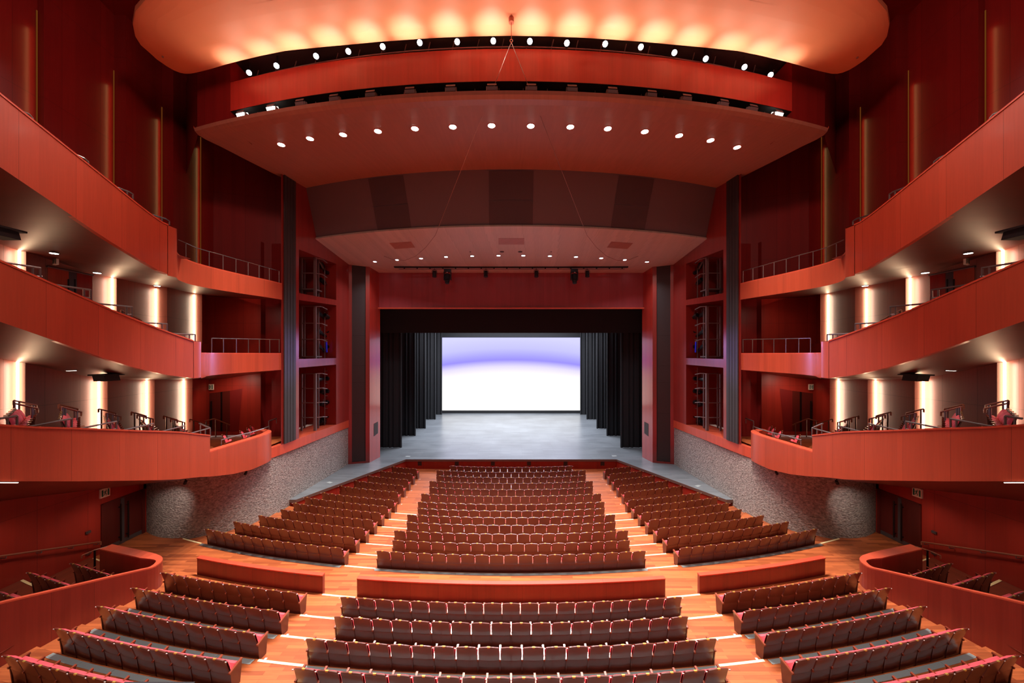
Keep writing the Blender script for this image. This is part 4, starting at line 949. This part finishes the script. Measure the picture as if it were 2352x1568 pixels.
    for t in (.05,.36,.68,.97):
        q=lp(P[0],P[1],t); m=MB(); m.tube([mir((q[0],q[1],q[2]-.02),s),mir((q[0],q[1],q[2]-.09),s),mir((-16.4,q[1],q[2]-.09),s)],.015,6); m.build('bracket',M['metal'],T)
# ------------------------------------------------------------------ side boxes in the stalls
for s in (-1,1):
    sd=SIDE[s]
    T=thing('box_parapet',mir((-12.1,12.2,CZ),s),'curved red wood box wall with wide top rail, %s of the stalls'%sd,'box wall')
    pl=[(-12.4,6.0),(-12.35,8.7),(-12.2,9.6),(-12.1,10.5),(-11.95,11.5),(-11.85,12.0),(-11.95,12.45),(-12.4,12.75),(-13.4,13.05),(-14.85,13.45)]
    P=smooth_pl(pl); zt=lambda y,x:1.9+.325*max(0,12.0-y)
    m=MB(); A=[mir((x,y,CZ),s) for x,y in P]; B=[mir((x,y,zt(y,x)),s) for x,y in P]; m.strip(A,B); 
    In=[]
    for i,(x,y) in enumerate(P):
        a=P[max(0,i-1)]; b=P[min(len(P)-1,i+1)]; dx,dy=b[0]-a[0],b[1]-a[1]; l=math.hypot(dx,dy)
        w=.14 if y<12.2 else min(.34,.16+max(0,-12.0-x)*.25)
        In.append((x-dy/l*w,y+dx/l*w) if True else None)
    # inward is away from the seats: outer box side
    inn=[mir((x,y,0),s) for x,y in In]
    I0=[(q[0],q[1],CZ) for q in inn]; I1=[(q[0],q[1],p[2]) for q,p in zip(inn,B)]
    m.strip(I0,I1); m.face([A[-1],I0[-1],I1[-1],B[-1]]); m.build('panel',M['partition'],T)
    m=MB(); c1=[(p[0],p[1],p[2]+.04) for p in B]; c2=[(p[0],p[1],p[2]+.04) for p in I1]
    m.strip(B,c1); m.strip(c1,c2,vz=False); m.strip(c2,I1); m.face([c1[-1],c2[-1],I1[-1],B[-1]]); m.build('top_rail',M['cap'],T)
    # box floor
    m=MB(); zz=[CZ+.0]; seq=[(12.6,.94),(10.0,1.0)]
    T2=thing('box_steps',mir((-14.5,11,CZ),s),'stepped brown floor inside the %s side box'%sd,'steps')
    edgesD=[(11.2,9.73-.5+.35,1.0)]
    lev=[(10.9,9.10,1.1),(9.10,8.06,1.45),(8.06,7.0,1.80),(7.0,5.5,2.15)]
    for da,db,z in lev:
        m=MB(); A=[mir((-x,arcD(x,da),z),s) for x in (12.3,13.5,15,16.4)]; B=[mir((-x,arcD(x,db),z),s) for x in (12.3,13.5,15,16.4)]
        m.strip(A,B,vz=False); m.strip(B,[(p[0],p[1],p[2]+.36) for p in B]); m.build('tread',M['boxfloor'],T2)
    for j,(da,db,z) in enumerate(lev[:3]):
        for k,(d,zz) in enumerate(((db,z+.35),(db+.36,z+.175))):
            m=MB(); A=[mir((-x,arcD(x,d),zz+.012),s) for x in (15.15,15.8,16.35)]; B=[mir((-x,arcD(x,d)-.08,zz+.012),s) for x in (15.15,15.8,16.35)]
            Bb=[mir((-x,arcD(x,d)-.36,zz+.005),s) for x in (15.15,15.8,16.35)]
            m.strip(A,B,vz=False); m.build('step_nosing',M['nosing'],T2)
            if k==1: m=MB(); m.strip([(p[0],p[1],p[2]-.17) for p in A],A); m.strip(A,Bb,vz=False); m.build('half_step',M['boxfloor'],T2)
    for i,(d,zz) in enumerate(((11.0,1.035),(11.5,1.035))):
        m=MB(); A=[mir((-x,arcD(x,d),zz+.02),s) for x in (15.0,15.8,16.3)]; B=[mir((-x,arcD(x,d)-.07,zz+.02),s) for x in (15.0,15.8,16.3)]; m.strip(A,B,vz=False); m.build('step_nosing',M['nosing'],T2)
    # short post rail at the box entrance
    T3=thing('entrance_rail',mir((-15.0,13.2,CZ),s),'short post rail at the entrance of the %s side box'%sd,'handrail')
    m=MB(); m.tube([mir((-14.98,13.0,CZ),s),mir((-14.98,13.0,1.95),s)],.03,8); m.build('post',M['handle'],T3)
    m=MB(); m.tube([mir((-14.85,13.3,1.93),s),mir((-15.0,13.0,1.95),s),mir((-15.15,12.75,1.9),s),mir((-15.15,12.75,1.8),s)],.022,7); m.build('rail',M['handwood'],T3)
    # stair-step skirting on the wall
    m=MB()
    for i in range(7):
        y0=11.9-.52*i; z=1.25+.175*i
        m.box(mir((-16.38,y0-.26,z),s),(.03,.52,.1)); m.box(mir((-16.38,y0,z-.09),s),(.03,.07,.2))
    tag(m.build('baseboard_%s'%sd,M['door']),kind='structure')
    for (x,y,lab) in ((203,1222,'upper'),(204,1270,'lower')):
        p=atX(x,y,-16.36); m=MB(); m.box(mir((-16.37,p[1],p[2]),s),(.05,.16,.09)); m.box(mir((-16.34,p[1],p[2]+.02),s),(.03,.1,.03)); tag(m.build('wall_fitting',M['doorsteel']),'small metal wall fitting on the %s stalls wall, %s one'%(sd,lab),'wall fitting')
# ------------------------------------------------------------------ exit signs and doors on the balconies
def exit_sign(s, c, w, h, ang, label, flip=1):
    """board in a vertical plane; ang = direction of its width axis in plan"""
    T=thing('exit_sign',c,label,'exit sign')
    ux,uy=math.cos(ang),math.sin(ang); nx,ny=uy,-ux
    def Q(u,v,d=0): return (c[0]+ux*u*w/2+nx*d, c[1]+uy*u*w/2+ny*d, c[2]+v*h/2)
    def quad(m,pts,d): m.face([Q(u,v,d) for u,v in pts])
    m=MB(); m.prism([Q(-1,-1,-.04),Q(1,-1,-.04),Q(1,1,-.04),Q(-1,1,-.04)],(nx*.06,ny*.06,0)); m.build('sign_box',M['white'],T)
    m=MB(); quad(m,((-.82,-.72),(-.45,-.72),(-.45,.72),(-.82,.72)),.026); quad(m,((.45,-.72),(.82,-.72),(.82,.72),(.45,.72)),.026); m.build('green_border',M['green'],T)
    m=MB(); f=flip
    def bar(a,b,t):
        dx,dy=b[0]-a[0],b[1]-a[1]; l=math.hypot(dx,dy) or 1; ox,oy=-dy/l*t,dx/l*t
        quad(m,((f*(a[0]+ox),a[1]+oy),(f*(b[0]+ox),b[1]+oy),(f*(b[0]-ox),b[1]-oy),(f*(a[0]-ox),a[1]-oy)),.028)
    k=[(f*(.12+.11*math.cos(t)),.56+.12*math.sin(t)) for t in [2*PI*i/10 for i in range(10)]]; quad(m,k,.028)
    bar((.04,.42),(-.12,-.05),.11); bar((.02,.38),(.34,.2),.055); bar((.0,.36),(-.3,.3),.055); bar((-.3,.3),(-.36,.05),.05)
    bar((-.1,-.02),(.16,-.22),.075); bar((.16,-.22),(.1,-.66),.065); bar((-.12,-.05),(-.22,-.4),.075); bar((-.22,-.4),(-.42,-.5),.06)
    m.build('running_figure',M['green'],T)
for s in (-1,1):
    sd=SIDE[s]
    p=atX(241,1131,-16.36); exit_sign(s,mir(p,s),.34,.36,(PI/2 if s<0 else -PI/2),'green and white exit sign above the %s stalls door'%sd,1)
    p=at(485,888.5,20.45); exit_sign(s,mir(p,s),.26,.32,0,'green and white exit sign above the %s lower balcony door'%sd,1 if s<0 else -1)
    p=atX(127,599,-16.0); exit_sign(s,mir(p,s),.27,.27,s*.35,'green and white exit sign hung under the %s top balcony'%sd,1 if s<0 else -1)
    # lower balcony door (dark recess on the facing wall)
    T=tag(bpy.data.objects.new('door_%d'%(3 if s<0 else 4),None),kind='structure'); COL.objects.link(T); T.location=mir((-16.2,20.6,4.25),s)
    FW=lambda x,y,off=.03:(lambda X:mir((X,lerp(20.6,21.2,(X+17.4)/4.5)-off,EYE-(y-CY)*lerp(20.6,21.2,(X+17.4)/4.5)/F),s))((x-CX)*20.8/F)
    m=MB(); m.face([FW(479,990),FW(530,990),FW(530,897),FW(479,904)]); m.build('door_leaf',M['door'],T)
    m=MB(); m.face([FW(530,990),FW(548,990),FW(556,892),FW(530,897)]); m.build('reveal',M['walldim'],T)
    for xx in (486,494):
        m=MB(); m.tube([FW(xx,985,.12),FW(xx,920,.12)],.04,6); m.build('door_handle',M['handle'],T)
    m=MB(); m.face([FW(511,990,.05),FW(515,990,.05),FW(515,899,.05),FW(511,900,.05)]); m.build('meeting_stile',M['handle'],T)
    # middle balcony door
    T=tag(bpy.data.objects.new('door_%d'%(5 if s<0 else 6),None),kind='structure'); COL.objects.link(T); Xd=-16.45; T.location=mir((Xd,13.8,9.6),s)
    def WQ(x,y,off=0): p=atX(x,y,Xd+off); return mir(p,s)
    m=MB(); m.strip([WQ(109,700),WQ(158,700)],[WQ(109,613),WQ(158,622)]); m.build('door_leaf',M['fascia'],T)
    m=MB(); m.strip([WQ(176,720),WQ(212,730)],[WQ(176,626),WQ(212,632)]); m.build('door_leaf',M['wall'],T)
    m=MB(); m.face([WQ(158,700),WQ(176,720),WQ(176,625),WQ(158,622)]); m.build('door_glass',M['doorsteel'],T)
    for xx in (157,172):
        m=MB(); m.tube([WQ(xx,700,.1),WQ(xx,641,.1)],.025,6); m.build('door_handle',M['handle'],T)
    m=MB(); m.tube([WQ(108,611.5,.03),WQ(214,632,.03)],.035,6); m.build('door_head',M['doorsteel'],T)
    spot('door_lamp%d'%s,mir((-15.4,19.2,7.7),s),mir((-15.6,20.6,5.5),s),120,140,.9,(1,.78,.6),.06)
    spot('tip_lamp%d'%s,mir((-14.2,18.6,11.7),s),mir((-14.8,20.6,8.5),s),60,140,.9,(1,.75,.6),.06)
    # little speaker on the middle tip
    p=at(631,799,19.2); m=MB(); m.box(mir((p[0]-.3,20.6,p[2]),s),(.22,.2,.26),s*.2); m.box(mir((p[0]-.3,20.72,p[2]),s),(.06,.12,.06)); tag(m.build('small_speaker',M['black']),'small black speaker behind the rail of the %s middle balcony'%sd,'speaker')
    # soffit fittings
    for lab,(x,y,X) in (('camera side',(164,849,-14.6)),):
        p=atX(x,y,X); downlight('soffit_downlight',mir(p,s),.11,'bright small downlight under the %s middle balcony'%sd,'soffit downlights','lampsmall')
        spot('soffit_lamp_a%d'%s,mir((p[0],p[1],p[2]-.08),s),mir((p[0],p[1],0),s),60,130,.8)
    for i,(x,y,X) in enumerate(((124,580,-15.2),(223,625,-14.9),(361,655,-15.0))):
        p=atX(x,y,X); downlight('soffit_downlight',mir(p,s),.10,'bright small downlight under the %s top balcony, %s from the camera'%(sd,onum(i+1)),'soffit downlights','lampsmall')
        spot('soffit_lamp_b%d%d'%(s,i),mir((p[0],p[1],p[2]-.08),s),mir((p[0],p[1],0),s),60,130,.8)
    for lab,(x,y,X,w) in (('middle',(243,867,-14.6,.42)),('top',(-8,533,-13.6,.5))):
        p=atX(x,y,X); m=MB(); m.prism([mir((p[0]-w/2,p[1]-.2,p[2]-.12),s),mir((p[0]+w/2,p[1]-.2,p[2]-.12),s),mir((p[0]+w/2,p[1]-.25,p[2]+.08),s),mir((p[0]-w/2,p[1]-.25,p[2]+.08),s)],(0,.5,.0)); m.prism([mir((p[0]-w/2-.1,p[1]-.3,p[2]+.08),s),mir((p[0]+w/2+.1,p[1]-.3,p[2]+.08),s),mir((p[0]+w/2+.1,p[1]+.35,p[2]+.08),s),mir((p[0]-w/2-.1,p[1]+.35,p[2]+.08),s)],(0,0,.05))
        tag(m.build('projector_box',M['black']),'black box fixed under the %s %s balcony'%(sd,lab),'ceiling box')
    # spotlight under lower balcony grazing the stone
    for i,(x,y,X) in enumerate(((426,1104,-13.1),(565,1083,-12.6))):
        p=atX(x,y,X); T=thing('stone_spotlight',mir(p,s),'small black spotlight under the %s lower balcony aimed at the stone wall, %s'%(sd,('near','far')[i]),'spotlight','spotlights aimed at the stone walls')
        m=MB(); m.tube([mir((p[0],p[1],p[2]+.1),s),mir(p,s)],.02,6); m.build('stem',M['black'],T)
        m=MB(); e=mir((p[0]-.08,p[1]+.06,p[2]-.13),s); m.cyl(mir((p[0]+.02,p[1],p[2]),s),e,.05,.06,10); m.build('head',M['black'],T)
        if i==0: spot('stone_lamp%d'%s,e,mir((-14.75,15.6,2.3),s),260,50,.9,(1,.9,.8),.03)
    # cove light strip under lower balcony front at the frame edge
    T=thing('cove_light',mir((-12.2,8.6,6.0),s),'warm light line under the near end of the %s lower balcony front'%sd,'cove light')
    m=MB(); pts=[(-12.28,9.0,interp([(8.1,6.16),(9.0,5.84)],9.0)-.04),(-12.28,7.6,6.3)]; m.tube([mir(q,s) for q in pts],.01,6); m.build('tube',M['floodglow'],T)
    for i,(yy,zz) in enumerate(((8.3,4.7),(11.3,4.2),(14.0,3.75))): spot('under_balcony_fill%d%d'%(s,i),mir((-14.9,yy,zz),s),mir((-15.4,yy,0),s),80,140,.9,(1,.85,.7),.08)  # unseen fill spots added to lighten the box and door wall
# foreground black equipment at the camera's own balcony front
for lab,x0,x1,y0,y1 in (('left',292,452,1561,1557),('right',2058,2092,1566,1564)):
    D=3.6; w=(x1-x0)*D/F; T=thing('equipment_box',((x0+x1)/2*D/F-CX*D/F,D,4.2),'dark grey equipment box top at the bottom %s edge'%lab,'equipment box')
    z=EYE-(y0-CY)*D/F; xc=((x0+x1)/2-CX)*D/F
    m=MB(); m.box((xc,D-.32,z-.45),(w,.6,.9)); m.build('cabinet',M['charcoal'],T)
    m=MB(); m.box((xc,D-.32,(z-.9+1.54)/2),(w*.4,.2,z-.9-1.54)); m.build('stand',M['handle'],T)
# ------------------------------------------------------------------ lights, world, camera
area('stage_wash',(0,41,13),(0,42,0),9000,17,12,(.86,.9,1))
spot('stage_front_wash',(0,32.5,12.5),(0,35,.9),3000,120,.9,(.86,.9,1),.4)
for s in (-1,1):
    spot('tower_wash%d'%s,(s*6,14.0,18.2),(s*12.2,22,8),350,70,.9,(1,.62,.5),.4)
    spot('upper_wall_wash%d'%s,(s*5,6,20),(s*16,14,15.5),2600,95,1.0,(1,.5,.42),.5)
for s in (-1,1): spot('violet_spill%d'%s,(0,46,10.4),(s*12.9,16.2,8.6),7000,9,.9,(.5,.38,1),.3)
for x in (-9,-5.4,-1.8,1.8,5.4,9): spot('rear_house_lamp%d'%(x*10),(x,3.5,21.5),(x*1.05,7.2,0),4000,50,.9,(1,.93,.85),.25)
w=bpy.data.worlds.new('house'); sc.world=w; w.use_nodes=True; bg=w.node_tree.nodes['Background']; bg.inputs[0].default_value=(1.0,.62,.52,1); bg.inputs[1].default_value=.22
cam=bpy.data.cameras.new('camera'); co=bpy.data.objects.new('camera',cam); COL.objects.link(co)
co.location=(0,0,EYE); co.rotation_euler=(PI/2,0,0)
cam.sensor_fit='HORIZONTAL'; cam.sensor_width=36; cam.lens=F/2352*36
cam.shift_x=(1176-CX)/2352; cam.shift_y=(CY-784)/2352; cam.clip_start=.1; cam.clip_end=200
sc.camera=co
sc.view_settings.view_transform='Standard'; sc.view_settings.look='None'; sc.view_settings.exposure=0; sc.view_settings.gamma=1
sc.cycles.use_denoising=True; sc.cycles.max_bounces=6; sc.cycles.diffuse_bounces=3; sc.cycles.glossy_bounces=3; sc.cycles.sample_clamp_indirect=6; sc.cycles.sample_clamp_direct=0
sc.cycles.caustics_reflective=False; sc.cycles.caustics_refractive=False
